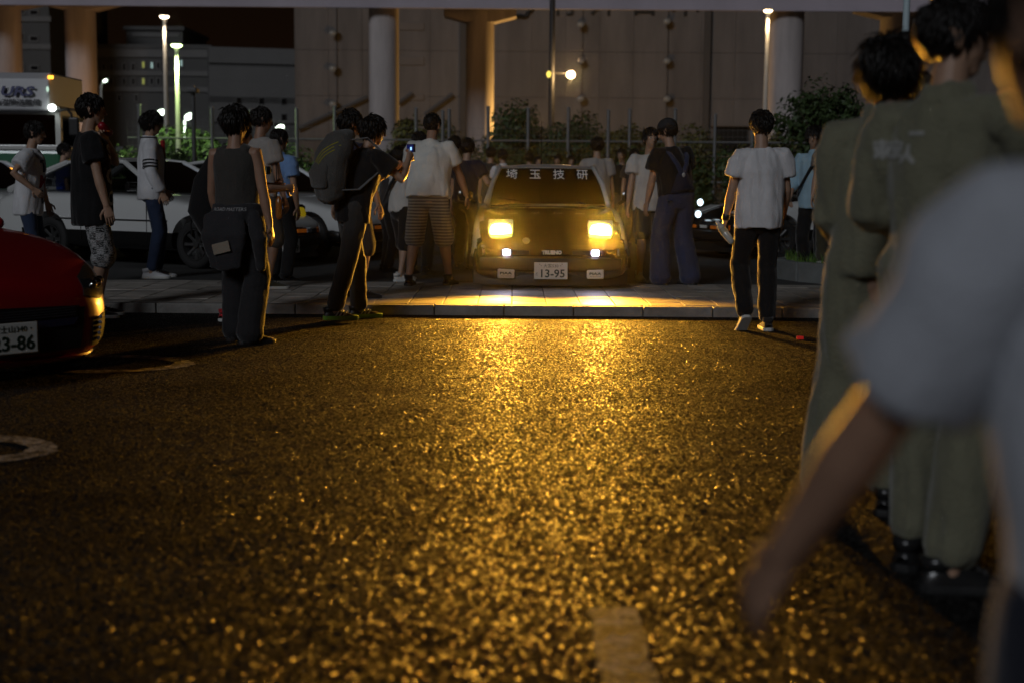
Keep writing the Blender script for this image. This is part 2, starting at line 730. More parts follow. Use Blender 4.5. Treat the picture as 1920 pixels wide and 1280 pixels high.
# rounded ends of painted bay outlines at the left
for u, v, L_, rw, rh in ((345, 683, 2.6, .55, .36), (78, 845, 2.0, .45, .30)):
    tip = at_z(u, v)
    pts = []
    for k in range(13):
        an = R(-90 + 180 * k / 12)
        pts.append((tip.x - rw + rw * math.cos(an), tip.y + rh * math.sin(an), 0))
    pts = lerp_pts((tip.x - rw - L_, tip.y - rh), pts[0], 12)[:-1] + [Vector(p) for p in pts] + lerp_pts(pts[-1], (tip.x - rw - L_, tip.y + rh), 12)[1:]
    paint_strip(pts, 0.13)
bm = bmesh.new()
box(bm, (0, 0, 0.012), (0.05, 0.03, 0.024), bevel=0.004)
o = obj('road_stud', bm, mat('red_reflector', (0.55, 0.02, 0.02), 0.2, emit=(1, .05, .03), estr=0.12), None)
o.location = at_z(1500, 636)
tag(o, 'small red reflector lying on the dark asphalt beside the olive coveralls', 'reflector')

# kerbed planting bed at the right ------------------------------------------------
PLZ = 0.27
pb = [at_z(1458, 490, .27), at_z(1475, 478, .27), at_z(1500, 474, .27)]
p_front = at_z(1560, 510, PLZ)
c_l = at_z(1462, 487, PLZ)
outline = [(c_l.x, c_l.y + .25), (c_l.x + .02, c_l.y), (c_l.x + .16, c_l.y - .45), (c_l.x + .42, c_l.y - .85), (p_front.x, p_front.y - .02), (p_front.x + 3, p_front.y - .04),
           (p_front.x + 3, p_front.y + 2.6), (c_l.x + 1.0, c_l.y + 1.0), (c_l.x + .3, c_l.y + .7)]
bed = thing('planting_bed', 'low grey kerbed planting bed with grass behind the man with the bottle', 'planting bed')
bm = bmesh.new()
prism(bm, outline, 'z', 0.0, PLZ - .05)
obj('soil', bm, EARTH, bed)
bstone = mat('bed_kerb', (0.16, 0.17, 0.165), 0.7, vary=0.2, vscale=5, bump=0.2)
for i in range(len(outline)):
    a, b = Vector(outline[i]), Vector(outline[(i + 1) % len(outline)])
    n = max(1, round((b - a).length / 0.62))
    for k in range(n):
        p, q = a.lerp(b, k / n), a.lerp(b, (k + 1) / n)
        bm = bmesh.new()
        L_ = (q - p).length
        box(bm, (0, 0, 0), (L_ - .012, .13, PLZ), bevel=.012)
        o = obj('kerb_stone', bm, bstone, bed)
        o.location = ((p.x + q.x) / 2, (p.y + q.y) / 2, PLZ / 2 + rnd.uniform(-.003, .003))
        o.rotation_euler = (0, 0, math.atan2(q.y - p.y, q.x - p.x))


def blades(name, region, n, h, m, lean=.5, z=0.0, w=.012):
    bm = bmesh.new()
    for _ in range(n):
        x, y = region()
        a = rnd.uniform(0, 6.28)
        hh = h * rnd.uniform(.4, 1.15)
        d = Vector((math.cos(a), math.sin(a), 0))
        s = Vector((-d.y, d.x, 0)) * w * rnd.uniform(.6, 1.3)
        p0 = Vector((x, y, z))
        p1 = p0 + d * hh * lean * .3 + Vector((0, 0, hh * .6))
        p2 = p0 + d * hh * lean + Vector((0, 0, hh))
        v = [bm.verts.new(q) for q in (p0 - s, p0 + s, p1 + s * .8, p1 - s * .8, p2)]
        bm.faces.new((v[0], v[1], v[2], v[3]))
        bm.faces.new((v[3], v[2], v[4]))
    return obj(name, bm, m, None, 'stuff')


GRASS = mat('grass_blades', (0.10, 0.19, 0.035), 0.6, vary=.4, vscale=8)
gx0, gx1, gy0, gy1 = c_l.x + .12, p_front.x + 2.8, p_front.y + .1, p_front.y + 2.4


def in_bed():
    while True:
        x, y = rnd.uniform(gx0, gx1), rnd.uniform(gy0, gy1)
        ok = False
        n = len(outline)
        j = n - 1
        for i in range(n):
            xi, yi = outline[i]
            xj, yj = outline[j]
            if (yi > y) != (yj > y) and x < (xj - xi) * (y - yi) / (yj - yi) + xi:
                ok = not ok
            j = i
        if ok:
            return x, y


blades('grass', in_bed, 9000, .17, GRASS, z=PLZ - .06, w=.006)


def leaf_mass(bm, c, rx, ry, rz, n, size, mi=0, clumps=9, seed=1, floor=None):
    """many leaf faces in uneven clumps through a volume"""
    r = random.Random(seed)
    cs = []
    for _ in range(clumps):
        while True:
            q = Vector((r.uniform(-1, 1), r.uniform(-1, 1), r.uniform(-1, 1)))
            if q.length < 1:
                break
        cs.append((Vector((c[0] + q.x * rx * .75, c[1] + q.y * ry * .75, c[2] + q.z * rz * .75)), r.uniform(.28, .55)))
    for _ in range(n):
        k, f = r.choice(cs)
        d = Vector((r.gauss(0, 1), r.gauss(0, 1), r.gauss(0, 1))).normalized() * (r.random() ** .4)
        p = k + Vector((d.x * rx * f, d.y * ry * f, d.z * rz * f))
        if floor is not None and p.z < floor:
            p.z = floor + r.random() * .2
        nrm = (d + Vector((r.uniform(-.8, .8), r.uniform(-.8, .8), r.uniform(-.2, 1)))).normalized()
        t = nrm.orthogonal().normalized()
        t.rotate(Matrix.Rotation(r.uniform(0, 6.28), 3, nrm))
        b = nrm.cross(t)
        s = size * r.uniform(.6, 1.4)
        v = [bm.verts.new(p + t * s), bm.verts.new(p + b * s * .45), bm.verts.new(p - t * s), bm.verts.new(p - b * s * .45)]
        f_ = bm.faces.new(v)
        f_.material_index = mi


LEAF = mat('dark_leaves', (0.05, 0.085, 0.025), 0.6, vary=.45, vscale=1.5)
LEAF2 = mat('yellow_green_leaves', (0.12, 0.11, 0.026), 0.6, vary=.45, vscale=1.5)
BARK = mat('bark', (0.09, 0.07, 0.05), 0.9, vary=.3, vscale=8)


def shrub(u, y, top_v, w, depth, label, m=LEAF, n=2600, size=.075, seed=1, group='shrubs along the fence'):
    top = at_y(u, top_v, y)
    h = top.z - LOT_Z
    t = thing('shrub', label, 'shrub', (top.x, y, LOT_Z), 0, group)
    bm = bmesh.new()
    leaf_mass(bm, (0, 0, h * .55), w / 2, depth / 2, h * .48, int(n * 2.2), size, clumps=14, seed=seed, floor=.05)
    obj('foliage', bm, m, t, 'stuff')
    bm = bmesh.new()
    r = random.Random(seed)
    for _ in range(6):
        x = r.uniform(-w / 4, w / 4)
        tube(bm, [(x * .3, 0, -.02), (x * .7, 0, h * .35), (x, r.uniform(-.2, .2), h * .75)], [.03, .022, .01], n=5)
    obj('stem', bm, BARK, t)
    return t


def hedge(u0, u1, y, z1, depth, label, m, seed):
    x0, x1 = x_at(u0, y, 1), x_at(u1, y, 1)
    t = thing('hedge', label, 'hedge', ((x0 + x1) / 2, y, LOT_Z))
    bm = bmesh.new()
    L_ = x1 - x0
    r = random.Random(seed)
    for k in range(int(L_ / .7)):
        xx = -L_ / 2 + .35 + k * .7
        leaf_mass(bm, (xx, 0, z1 * .5), .6, depth / 2, z1 * (.48 + .1 * r.random()), 900, .07, clumps=6, seed=seed * 50 + k, floor=.03)
    obj('foliage', bm, m, t, 'stuff')
    bm = bmesh.new()
    for k in range(int(L_ / .5)):
        xx = -L_ / 2 + .25 + k * .5
        tube(bm, [(xx, 0, -.02), (xx + r.uniform(-.1, .1), r.uniform(-.1, .1), z1 * .8)], [.02, .008], n=5)
    obj('stem', bm, BARK, t, 'stuff')


hedge(170, 620, 33, 1.75, 1.4, 'clipped dark hedge behind the parked cars, lit green at the left', LEAF, 3)
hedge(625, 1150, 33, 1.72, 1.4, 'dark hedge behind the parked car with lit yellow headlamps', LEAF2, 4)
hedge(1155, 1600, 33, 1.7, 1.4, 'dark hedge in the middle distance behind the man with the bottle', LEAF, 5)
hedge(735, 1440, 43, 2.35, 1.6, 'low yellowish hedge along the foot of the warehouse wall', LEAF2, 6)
shrub(345, 40, 238, 2.10, 1.5, 'rounded bush lit bright green below the greenish lamp post', LEAF, 3200, seed=11)
shrub(395, 40, 232, 2.38, 1.5, 'taller lit green bush beside the dark lamp pole', LEAF, 3200, seed=12)
shrub(270, 41, 258, 3.08, 1.4, 'low green bush left of the greenish lamp post', LEAF, 2600, seed=13)
shrub(555, 41, 262, 4.76, 1.4, 'wide low dim bush at the corner of the warehouse', LEAF, 3600, seed=14)
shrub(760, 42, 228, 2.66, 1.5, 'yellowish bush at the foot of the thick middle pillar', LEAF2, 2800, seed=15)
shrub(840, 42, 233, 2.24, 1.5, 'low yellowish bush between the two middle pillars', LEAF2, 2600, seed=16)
shrub(1000, 42, 196, 3.50, 1.8, 'large dark bush at the foot of the thin sign pole', LEAF, 4600, seed=17)
shrub(1080, 42, 215, 2.10, 1.5, 'dark bush right of the thin sign pole', LEAF, 2600, seed=18)
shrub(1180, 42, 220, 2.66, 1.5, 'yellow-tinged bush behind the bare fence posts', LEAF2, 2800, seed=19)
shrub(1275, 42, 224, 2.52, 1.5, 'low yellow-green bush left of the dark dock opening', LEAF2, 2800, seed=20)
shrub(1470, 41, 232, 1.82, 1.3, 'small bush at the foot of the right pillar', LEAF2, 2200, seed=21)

# tree at the right
tt = at_y(1545, 143, 30)
tree = thing('tree', 'dark bushy tree standing right of the lit right pillar', 'tree', (tt.x, 30, LOT_Z))
H_ = tt.z - LOT_Z
bm = bmesh.new()
r_ = random.Random(5)
tube(bm, [(0, 0, -.05), (.03, 0, H_ * .3), (-.03, .02, H_ * .6), (0, 0, H_ * .9)], [.1, .08, .05, .02], n=8)
for k in range(16):
    a = r_.uniform(0, 6.28)
    z = H_ * r_.uniform(.25, .7)
    L_ = r_.uniform(.5, 1.0)
    tube(bm, [(0, 0, z), (math.cos(a) * L_ * .5, math.sin(a) * L_ * .5, z + .25), (math.cos(a) * L_, math.sin(a) * L_, z + .65)], [.035, .02, .006], n=5)
obj('trunk', bm, BARK, tree)
bm = bmesh.new()
leaf_mass(bm, (0, 0, H_ * .6), .95, .9, H_ * .42, 5200, .06, clumps=26, seed=8)
for k in range(60):        # shoots that stick out of the crown
    a = r_.uniform(0, 6.28)
    e = r_.uniform(.2, 1.2)
    d = Vector((math.cos(a) * math.cos(e), math.sin(a) * math.cos(e), math.sin(e)))
    c = Vector((0, 0, H_ * .55))
    for q in range(14):
        p = c + d * (.6 + q * .045)
        leaf_mass(bm, p, .07, .07, .07, 3, .06, clumps=1, seed=k * 100 + q)
obj('crown', bm, LEAF, tree, 'stuff')

# ================================================================ post-and-wire fence behind the hedge
steel = mat('galvanised_steel', (0.22, 0.22, 0.22), 0.55, .3, vary=.15)
FY = 37.5
fence = thing('wire_fence', 'tall grey posts of a wire fence behind the dark hedge', 'fence', (0, FY, LOT_Z))
fz = at_y(960, 207, FY).z - LOT_Z
for u in (262, 398, 470, 557, 628, 780, 830, 842, 915, 990, 1065, 1140, 1180, 1265, 1340, 1410):
    bm = bmesh.new()
    dz = rnd.uniform(-.12, .08)
    tube(bm, [(0, 0, 0), (0, 0, fz + dz)], [.045, .045], n=10, round_cap=False)
    box(bm, (0, 0, fz + dz + .012), (.1, .1, .03))
    o = obj('post', bm, steel, fence, smooth=True, sharp=40)
    o.location = (x_at(u, FY, 2), 0, 0)
bm = bmesh.new()
for z in (fz * .72, fz * .35):
    tube(bm, [(x_at(240, FY, 2), 0, z), (x_at(1560, FY, 2), 0, z)], [.025, .025], n=6, round_cap=False)
obj('rail', bm, steel, fence)
bm = bmesh.new()
x0, x1 = x_at(240, FY, 2), x_at(1560, FY, 2)
for k in range(150):
    x = x0 + (x1 - x0) * k / 149
    box(bm, (x, 0, fz * .45), (.003, .003, fz * .86))
for k in range(14):
    box(bm, ((x0 + x1) / 2, 0.004, fz * (.05 + k * .06)), (x1 - x0, .005, .005))
obj('wire_mesh', bm, steel, fence, 'stuff')
# ================================================================ elevated road
CONC = mat('bridge_concrete', (0.48, 0.43, 0.42), 0.85, vary=.26, vscale=.9, place=(1, 1, .14), bump=.2, bscale=3)
CONC2 = mat('lilac_lit_concrete', (0.50, 0.44, 0.50), 0.7, vary=.12, vscale=.25)  # concrete; the lilac light falling on it is put into the colour
DY = 92
dz = at_y(960, 13, DY).z
via = thing('elevated_road', 'elevated expressway deck running across the top of the view', 'elevated road', (0, DY, 0))
bm = bmesh.new()
box(bm, (0, 6, dz + 2.2), (150, 11.6, .8))
obj('deck', bm, CONC2, via)
bm = bmesh.new()
for s in (-.06, 12.06):
    box(bm, (0, s, dz + (1.35 if s < 0 else 3.3)), (150, .3, 3.0 if s < 0 else 1.6))
obj('parapet', bm, CONC2, via)
bm = bmesh.new()
for k in range(5):
    box(bm, (0, 2.2 + k * 1.9, dz + 1.45), (150, .5, .7))
obj('girder', bm, mat('girder_steel', (0.22, 0.2, 0.18), .6), via)
for u, y, w, lab in ((8, 96, 66, 'half-hidden pillar at the far left edge'), (154, 97, 55, 'brown-lit pillar behind the white truck'),
                     (720, 93.5, 55, 'thick grey pillar in front of the warehouse wall'), (900, 103, 51, 'pillar lit golden along its right side'),
                     (1471, 93.5, 64, 'wide pinkish pillar behind the right lamp post'), (1676, 98, 58, 'dim pillar above the two coverall men')):
    wid = w / F_PX * y
    x = x_at(u, y, 7)
    t = thing('bridge_pillar', lab, 'pillar', (x, y, 0), 0, 'pillars of the elevated road')
    bm = bmesh.new()
    rr = wid / 2
    tube(bm, [(0, 0, -.2), (0, 0, dz + .9)], [(rr, rr), (rr, rr)], n=28, round_cap=False, power=2.4)
    obj('shaft', bm, CONC, t, smooth=True, sharp=40)
    bm = bmesh.new()
    prism(bm, [(-rr * 2.6, dz + 1.7), (-rr * 2.6, dz + .5), (-rr * 1.02, dz + .1), (rr * 1.02, dz + .1), (rr * 2.6, dz + .5), (rr * 2.6, dz + 1.7)], 'y', -rr * .9 if y > 95 else .3, rr * .9)
    obj('crosshead', bm, CONC, t)

# ================================================================ warehouse
WALL = mat('warehouse_cladding', (0.150, 0.134, 0.126), 0.8, vary=.26, vscale=.55, place=(1, 1, .16))
WALL_B = mat('warehouse_cladding_pale', (0.17, 0.148, 0.135), 0.8, vary=.1, vscale=.3)
WALL_G = mat('warehouse_joint', (0.085, 0.077, 0.072), .9)
WY = 128
wx0 = x_at(553, WY, 8)
wx1 = wx0 + 78
WH = 20.0
wh = thing('warehouse', 'huge windowless warehouse with dark characters high on its wall', 'warehouse', (wx0, WY, 0))
bm = bmesh.new()
box(bm, (39, 15.2, WH / 2), (78, 30, WH))
obj('wall', bm, WALL_G, wh)
PWm = 3.0
for kx in range(26):
    for kz in range(5):
        bm = bmesh.new()
        box(bm, (PWm / 2, 0, 2), (PWm - .02, .2, 3.975), bevel=.01)
        pale = (kx in (9,) and kz in (1, 2, 3))
        o = obj('wall_panel', bm, WALL, wh)
        o.location = (kx * PWm, .08 + (.008 if (kx + kz) % 3 else 0), kz * 4)


def wl(u, v):
    p = at_y(u, v, WY)
    return Vector((p.x - wx0, -.05, p.z))


for u, v, w, h in ((772, 115, 46, 15), (772, 182, 46, 13), (772, 50, 46, 14), (868, 100, 14, 18), (868, 170, 14, 16)):
    p = wl(u, v)
    bm = bmesh.new()
    box(bm, p, (w / F_PX * WY, .12, h / F_PX * WY), bevel=.03)
    obj('louvre', bm, WALL_B, wh)
LAMP_OFF = mat('lamp_housing', (0.09, 0.09, 0.09), .5)
LENS_FAINT = mat('lamp_lens_faint_glow', (0.16, 0.145, 0.13), .25, emit=(1, .9, .75), estr=.03)  # lamps are off; a faint glow is put into the lenses
for u, v in ((626, 64), (626, 130), (626, 196), (1088, 48), (1088, 116), (1088, 186), (1249, 42), (1249, 116), (1249, 187)):
    p = wl(u, v)
    bm = bmesh.new()
    box(bm, p + Vector((.12, -.55, .12)), (.5, .5, .42), bevel=.08)
    box(bm, p + Vector((.12, -.2, .3)), (.1, .5, .1))
    lh = obj('wall_lamp', bm, LAMP_OFF, wh)
    bm = bmesh.new()
    ball(bm, p + Vector((-.02, -.72, -.02)), (.34, .2, .24), 10)
    obj('lens', bm, LENS_FAINT, lh, smooth=True)
for x in (626, 1088, 1249):
    bm = bmesh.new()
    a, b = wl(x, 0), wl(x, 230)
    tube(bm, [(a.x + .25, -.1, WH - .5), (a.x + .25, -.1, 2)], [.035, .035], n=6, round_cap=False)
    obj('conduit', bm, WALL_G, wh)
for u in (868, 1325):
    bm = bmesh.new()
    a = wl(u, 100)
    box(bm, (a.x, -.25, WH / 2), (.55, .4, WH - 1))
    obj('downpipe', bm, WALL_G, wh)
bm = bmesh.new()
for (a, b) in (((560, 243), (690, 184)), ((748, 195), (775, 176)), ((798, 216), (850, 178))):
    p, q = wl(*a), wl(*b)
    tube(bm, [p + Vector((0, -.25, 0)), q + Vector((0, -.25, 0))], [.16, .16], n=6, round_cap=False)
obj('stair_rail', bm, WALL_G, wh)
p, q = wl(1340, 238), wl(1400, 290)
bm = bmesh.new()
box(bm, ((p.x + q.x) / 2, -.1, p.z - 1.2), (q.x - p.x, .2, 2.4))
obj('dock_opening', bm, mat('dark_opening', (.01, .01, .01), .9), wh)  # flat near-black panel; the opening's inner shade put into its colour
bm = bmesh.new()
box(bm, ((p.x + q.x) / 2, -.3, p.z + .12), (q.x - p.x + .8, .6, .2))
obj('dock_canopy', bm, WALL_B, wh)
SIGN = mat('sign_letters', (0.008, 0.008, 0.008), .5)
for ch, u in (('竹', 1058), ('外', 1133), ('日', 1208), ('木', 1285)):
    p = wl(u, 8)
    text_on('character', ch, 2.6, SIGN, wh, frame((p.x, -.08, p.z), (1, 0, 0), (0, 0, 1)), extrude=.06, bold=.02)
bm = bmesh.new()
p = wl(973, 16)
rings = []
prev = None
for k in range(25):
    an = 2 * math.pi * k / 24
    rr = .95 * (1 + .12 * math.cos(6 * an))
    pt = (p.x + rr * 1.15 * math.cos(an), -.1, p.z + rr * .8 * math.sin(an))
    if prev:
        tube(bm, [prev, pt], [.2, .2], n=6, round_cap=False)
    prev = pt
obj('emblem', bm, SIGN, wh)

# ================================================================ far office blocks at the left
OFF = mat('office_wall', (0.10, 0.098, 0.095), .85, vary=.1, vscale=.2)
OFFB = mat('office_band', (0.17, 0.165, 0.16), .85, vary=.1, vscale=.2)
DKW = mat('dark_window', (0.008, 0.008, 0.009), .15)
WIN_Y = glow('lit_window_yellow', (.85, .9, .22), .30)
WIN_B = glow('lit_window_pale', (.65, .95, .9), .42)


def block(u0, u1, top_v, y, depth, lab, cat='office block', m=OFF):
    x0, x1 = x_at(u0, y, 8), x_at(u1, y, 8)
    t = thing('office_block', lab, cat, (x0, y, 0))
    h = at_y((u0 + u1) / 2, top_v, y).z
    bm = bmesh.new()
    box(bm, ((x1 - x0) / 2, depth / 2, h / 2), (x1 - x0, depth, h))
    obj('wall', bm, m, t)
    bm = bmesh.new()
    box(bm, ((x1 - x0) / 2, depth / 2, h + .2), (x1 - x0 + .5, depth + .5, .4))
    obj('roof', bm, m, t)

    def at(u, v):
        p = at_y(u, v, y)
        return Vector((p.x - x0, 0, p.z))
    return t, at, y


def window(t, at, y, u, v, w, h, m):
    p = at(u, v)
    s = y / F_PX
    bm = bmesh.new()
    W_, H_ = w * s, h * s
    for sx in (-1, 1):
        box(bm, (p.x + sx * W_ / 2, -.03, p.z), (.12, .12, H_ + .12))
        box(bm, (p.x, -.03, p.z + sx * (H_ / 2)), (W_ - .13, .12, .12))
    f = obj('window', bm, OFFB, t)
    bm = bmesh.new()
    box(bm, (p.x, -.012, p.z), (W_ - .12, .03, H_ - .12))
    obj('pane', bm, m, f)


t, at, y = block(180, 395, 92, 150, 30, 'dim office block with a few lit windows behind the lamp posts')
for u, v, m in ((195, 126, DKW), (209, 126, DKW), (269, 122, WIN_Y), (285, 123, WIN_B), (297, 123, DKW), (313, 122, DKW), (340, 119, WIN_B), (209, 153, DKW), (269, 153, WIN_Y), (285, 153, DKW),
                (297, 153, DKW), (313, 153, DKW), (233, 126, DKW), (233, 153, DKW), (250, 126, DKW), (250, 153, DKW), (224, 184, DKW), (256, 184, DKW)):
    window(t, at, y, u, v, 6, 13, m)
for v in (96, 138, 168):
    p = at(290, v)
    bm = bmesh.new()
    box(bm, ((at(395, v).x) / 2, -.08, p.z), (at(395, v).x - .4, .16, 1.3 if v == 96 else .5))
    obj('wall_band', bm, OFFB, t)
t, at, y = block(240, 345, 57, 156, 12, 'taller stair tower rising behind the lit-window block', m=OFF)
bm = bmesh.new()
box(bm, (at(292, 70).x, -.05, at(292, 66).z), (5, .12, .4))
obj('wall_band', bm, OFFB, t)
# long block turned away towards the right, pale ribbons
t = thing('office_block', 'long block with pale ribbon bands receding behind the crowd', 'office block', (x_at(392, 148, 8), 148, 0), R(14))
bm = bmesh.new()
hh = at_y(400, 92, 148).z
box(bm, (13, 9, hh / 2), (26, 18, hh))
obj('wall', bm, OFF, t)
for k, (v, th) in enumerate(((103, 1.6), (138, 1.5), (172, 2.2), (205, 2.6))):
    bm = bmesh.new()
    box(bm, (13, -.1, at_y(400, v, 148).z), (25.9, .2, th))
    obj('wall_band', bm, OFFB, t)
for k in range(6):
    for v in (188, 218):
        bm = bmesh.new()
        z = at_y(400, v, 148).z
        box(bm, (3 + k * 2.3, -.23, z), (.6, .08, .7))
        w = obj('window', bm, OFFB, t)
        bm = bmesh.new()
        box(bm, (3 + k * 2.3, -.285, z), (.48, .04, .58))
        obj('pane', bm, DKW, w)
t, at, y = block(36, 97, -40, 140, 20, 'tall dark block between the two left pillars')
for u, v, w, h in ((43, 70, 5, 14), (64, 73, 15, 9), (43, 126, 5, 14), (65, 128, 15, 9), (43, 20, 5, 14), (64, 24, 15, 9)):
    window(t, at, y, u, v, w, h, DKW)
for v in (36, 88):
    bm = bmesh.new()
    box(bm, (at(66, v).x, -.07, at(66, v).z), (at(97, v).x - .3, .14, .5))
    obj('wall_band', bm, OFFB, t)
t, at, y = block(97, 128, 100, 170, 20, 'low dark block seen between pillar and truck')
for u in (99, 107, 119):
    window(t, at, y, u, 126, 5, 13, DKW)

# ================================================================ lamp posts
def lamp_post(u, top_v, y, lab, col, power, head=(.34, .34, .12), pole_r=.06, group='lit lamp posts', estr=12, pole_m=None, z0=None):
    p = at_y(u, top_v, y)
    t = thing('lamp_post', lab, 'lamp post', (p.x, y, LOT_Z if z0 is None else z0), 0, group)
    h = p.z - t.location.z
    bm = bmesh.new()
    tube(bm, [(0, 0, -.05), (0, 0, .4), (0, 0, h - .02)], [pole_r * 1.5, pole_r * 1.25, pole_r * .8], n=12, round_cap=False)
    box(bm, (0, 0, .03), (.3, .3, .06))
    obj('pole', bm, pole_m or steel, t, smooth=True, sharp=40)
    bm = bmesh.new()
    ball(bm, (0, 0, h + head[2] * .9), (head[0], head[1], head[2] * .7), 16)
    hd = obj('lamp_head', bm, LAMP_OFF, t, smooth=True)
    bm = bmesh.new()
    ball(bm, (0, 0, h + head[2] * .35), (head[0] * .92, head[1] * .92, head[2]), 16)
    obj('diffuser', bm, glow('lamp_glow_' + lab[:12], col, estr), hd, smooth=True)
    li = bpy.data.lights.new('lamp_light', 'SPOT')
    li.energy = power
    li.spot_size = R(158)
    li.spot_blend = .35
    li.color = col
    li.shadow_soft_size = .2
    lo = bpy.data.objects.new('lamp_light', li)
    COL.objects.link(lo)
    lo.parent = t
    lo.location = (0, -head[1] - .12, h - head[2] - .25)
    return t


POLE_PALE = mat('pale_pole', (0.55, 0.52, 0.48), .5, vary=.1)
lamp_post(308, 33, 47, 'tall warm white lamp post left of the greenish one', (1.0, .82, .58), 110, pole_m=POLE_PALE, head=(.16, .16, .07), pole_r=.07)
lamp_post(331, 87, 38.6, 'greenish lamp post beside the tall warm one', (.68, 1.0, .38), 560, pole_m=POLE_PALE, head=(.16, .16, .07), pole_r=.065)
lamp_post(1440, 22, 62, 'warm lamp post in front of the wide right pillar', (1.0, .72, .38), 260, pole_m=POLE_PALE, head=(.2, .2, .09), pole_r=.1)

# dim dark pole with lamp off
p = at_y(362, 170, 29)
t = thing('lamp_post', 'dark unlit lamp pole in front of the lit green bushes', 'lamp post', (p.x, 29, LOT_Z))
bm = bmesh.new()
tube(bm, [(0, 0, -.03), (0, 0, p.z - LOT_Z)], [.05, .04], n=10, round_cap=False)
obj('pole', bm, LAMP_OFF, t, smooth=True, sharp=40)
bm = bmesh.new()
box(bm, (0, 0, p.z - LOT_Z), (.2, .3, .1), bevel=.03)
box(bm, (-.02, -.02, p.z - LOT_Z + .07), (.1, .1, .06))
obj('lamp_head', bm, LAMP_OFF, t)

# small white street lamps beyond the hedge: a short tilted head on a curved neck
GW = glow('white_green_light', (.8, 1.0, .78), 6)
for u, v, hn, lab in ((352, 221, 22, 'small white street lamp right of the greenish lamp post'), (460, 236, 34, 'small white street lamp behind the man in grey top'),
                      (522, 243, 30, 'small white street lamp right of the grey shirted man'), (299, 214, 20, 'small white lamp above the track jacket man'),
                      (195, 154, 26, 'greenish street lamp beside the brown pillar'), (120, 163, 12, 'greenish street lamp above the truck mirror'),
                      (110, 162, 12, 'faint greenish lamp just above the truck'), (92, 168, 14, 'small pale lamp behind the truck signboard')):
    yy = 78
    p = at_y(u, v, yy)
    t = thing('street_lamp', lab, 'street lamp', (p.x, yy, 0), 0, 'small street lamps in the distance')
    bm = bmesh.new()
    tube(bm, [(-.16, 0, -.03), (-.16, 0, p.z - .5), (-.14, 0, p.z - .15), (-.05, 0, p.z + .02)], [.06, .055, .05, .045], n=8)
    obj('pole', bm, POLE_PALE, t, smooth=True)
    bm = bmesh.new()
    Mr = Matrix.Rotation(R(-28), 3, 'Y')
    s_ = .5 if lab.startswith(('faint', 'small pale', 'greenish')) else 1
    ball(bm, (.08, -.05, p.z + .06), (.27 * s_, .2 * s_, .16 * s_), 12, M=Mr)
    obj('lamp_head', bm, GW, t, smooth=True)
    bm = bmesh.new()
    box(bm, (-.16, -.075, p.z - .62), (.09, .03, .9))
    obj('pole_strip', bm, GW if not lab.startswith(('green', 'faint', 'small pale')) else POLE_PALE, t)  # strip on the pole; where it glows, the lamplight there is painted in

# sodium lamp on the thin dark sign pole
yy = 66
p = at_y(1036, 0, yy)
sp = thing('lamp_post', 'dark thin pole carrying the bright orange sodium lamp', 'lamp post', (p.x, yy, 0))
bm = bmesh.new()
tube(bm, [(0, 0, -.03), (0, 0, at_y(1036, -30, yy).z)], [.15, .13], n=12, round_cap=False)
obj('pole', bm, mat('dark_pole', (.03, .03, .035), .5), sp, smooth=True, sharp=40)
a = at_y(1070, 140, yy)
b = at_y(1029, 140, yy)
bm = bmesh.new()
tube(bm, [(0, 0, a.z + .05), (a.x - p.x, 0, a.z + .03)], [.05, .04], n=6)
tube(bm, [(0, 0, b.z + .05), (b.x - p.x, 0, b.z + .03)], [.04, .04], n=6)
obj('arm', bm, mat('dark_pole', 0, 0), sp)
bm = bmesh.new()
ball(bm, (a.x - p.x, -.1, a.z - .02), (.19, .19, .17), 14)
obj('lamp_bulb', bm, glow('sodium', (1.0, .72, .36), 22), sp, smooth=True)
bm = bmesh.new()
ball(bm, (b.x - p.x, -.1, b.z), (.11, .1, .15), 12)
obj('warning_light', bm, glow('amber', (1.0, .75, .12), 1.6), sp, smooth=True)
li = bpy.data.lights.new('sodium_light', 'POINT')
li.energy = 320
li.color = (1.0, .6, .22)
li.shadow_soft_size = .2
lo = bpy.data.objects.new('sodium_light', li)
COL.objects.link(lo)
lo.parent = sp
lo.location = (a.x - p.x, -.45, a.z - .1)
# orange floodlight standing behind the bushes, washing the pillars
fp = Vector((x_at(1010, 102, 3), 102.6, 0))
ft = thing('floodlight', 'low orange floodlight behind the bushes, washing the golden pillar', 'floodlight', fp)
bm = bmesh.new()
tube(bm, [(0, 0, -.03), (0, 0, 2.4)], [.08, .06], n=8, round_cap=False)
obj('pole', bm, LAMP_OFF, ft)
bm = bmesh.new()
box(bm, (0, 0, 2.55), (.5, .3, .35), bevel=.04)
obj('lamp_head', bm, LAMP_OFF, ft)
li = bpy.data.lights.new('flood_light', 'POINT')
li.energy = 3200
li.color = (1.0, .55, .14)
lo = bpy.data.objects.new('flood_light', li)
COL.objects.link(lo)
lo.parent = ft
lo.location = (0, .5, 2.9)
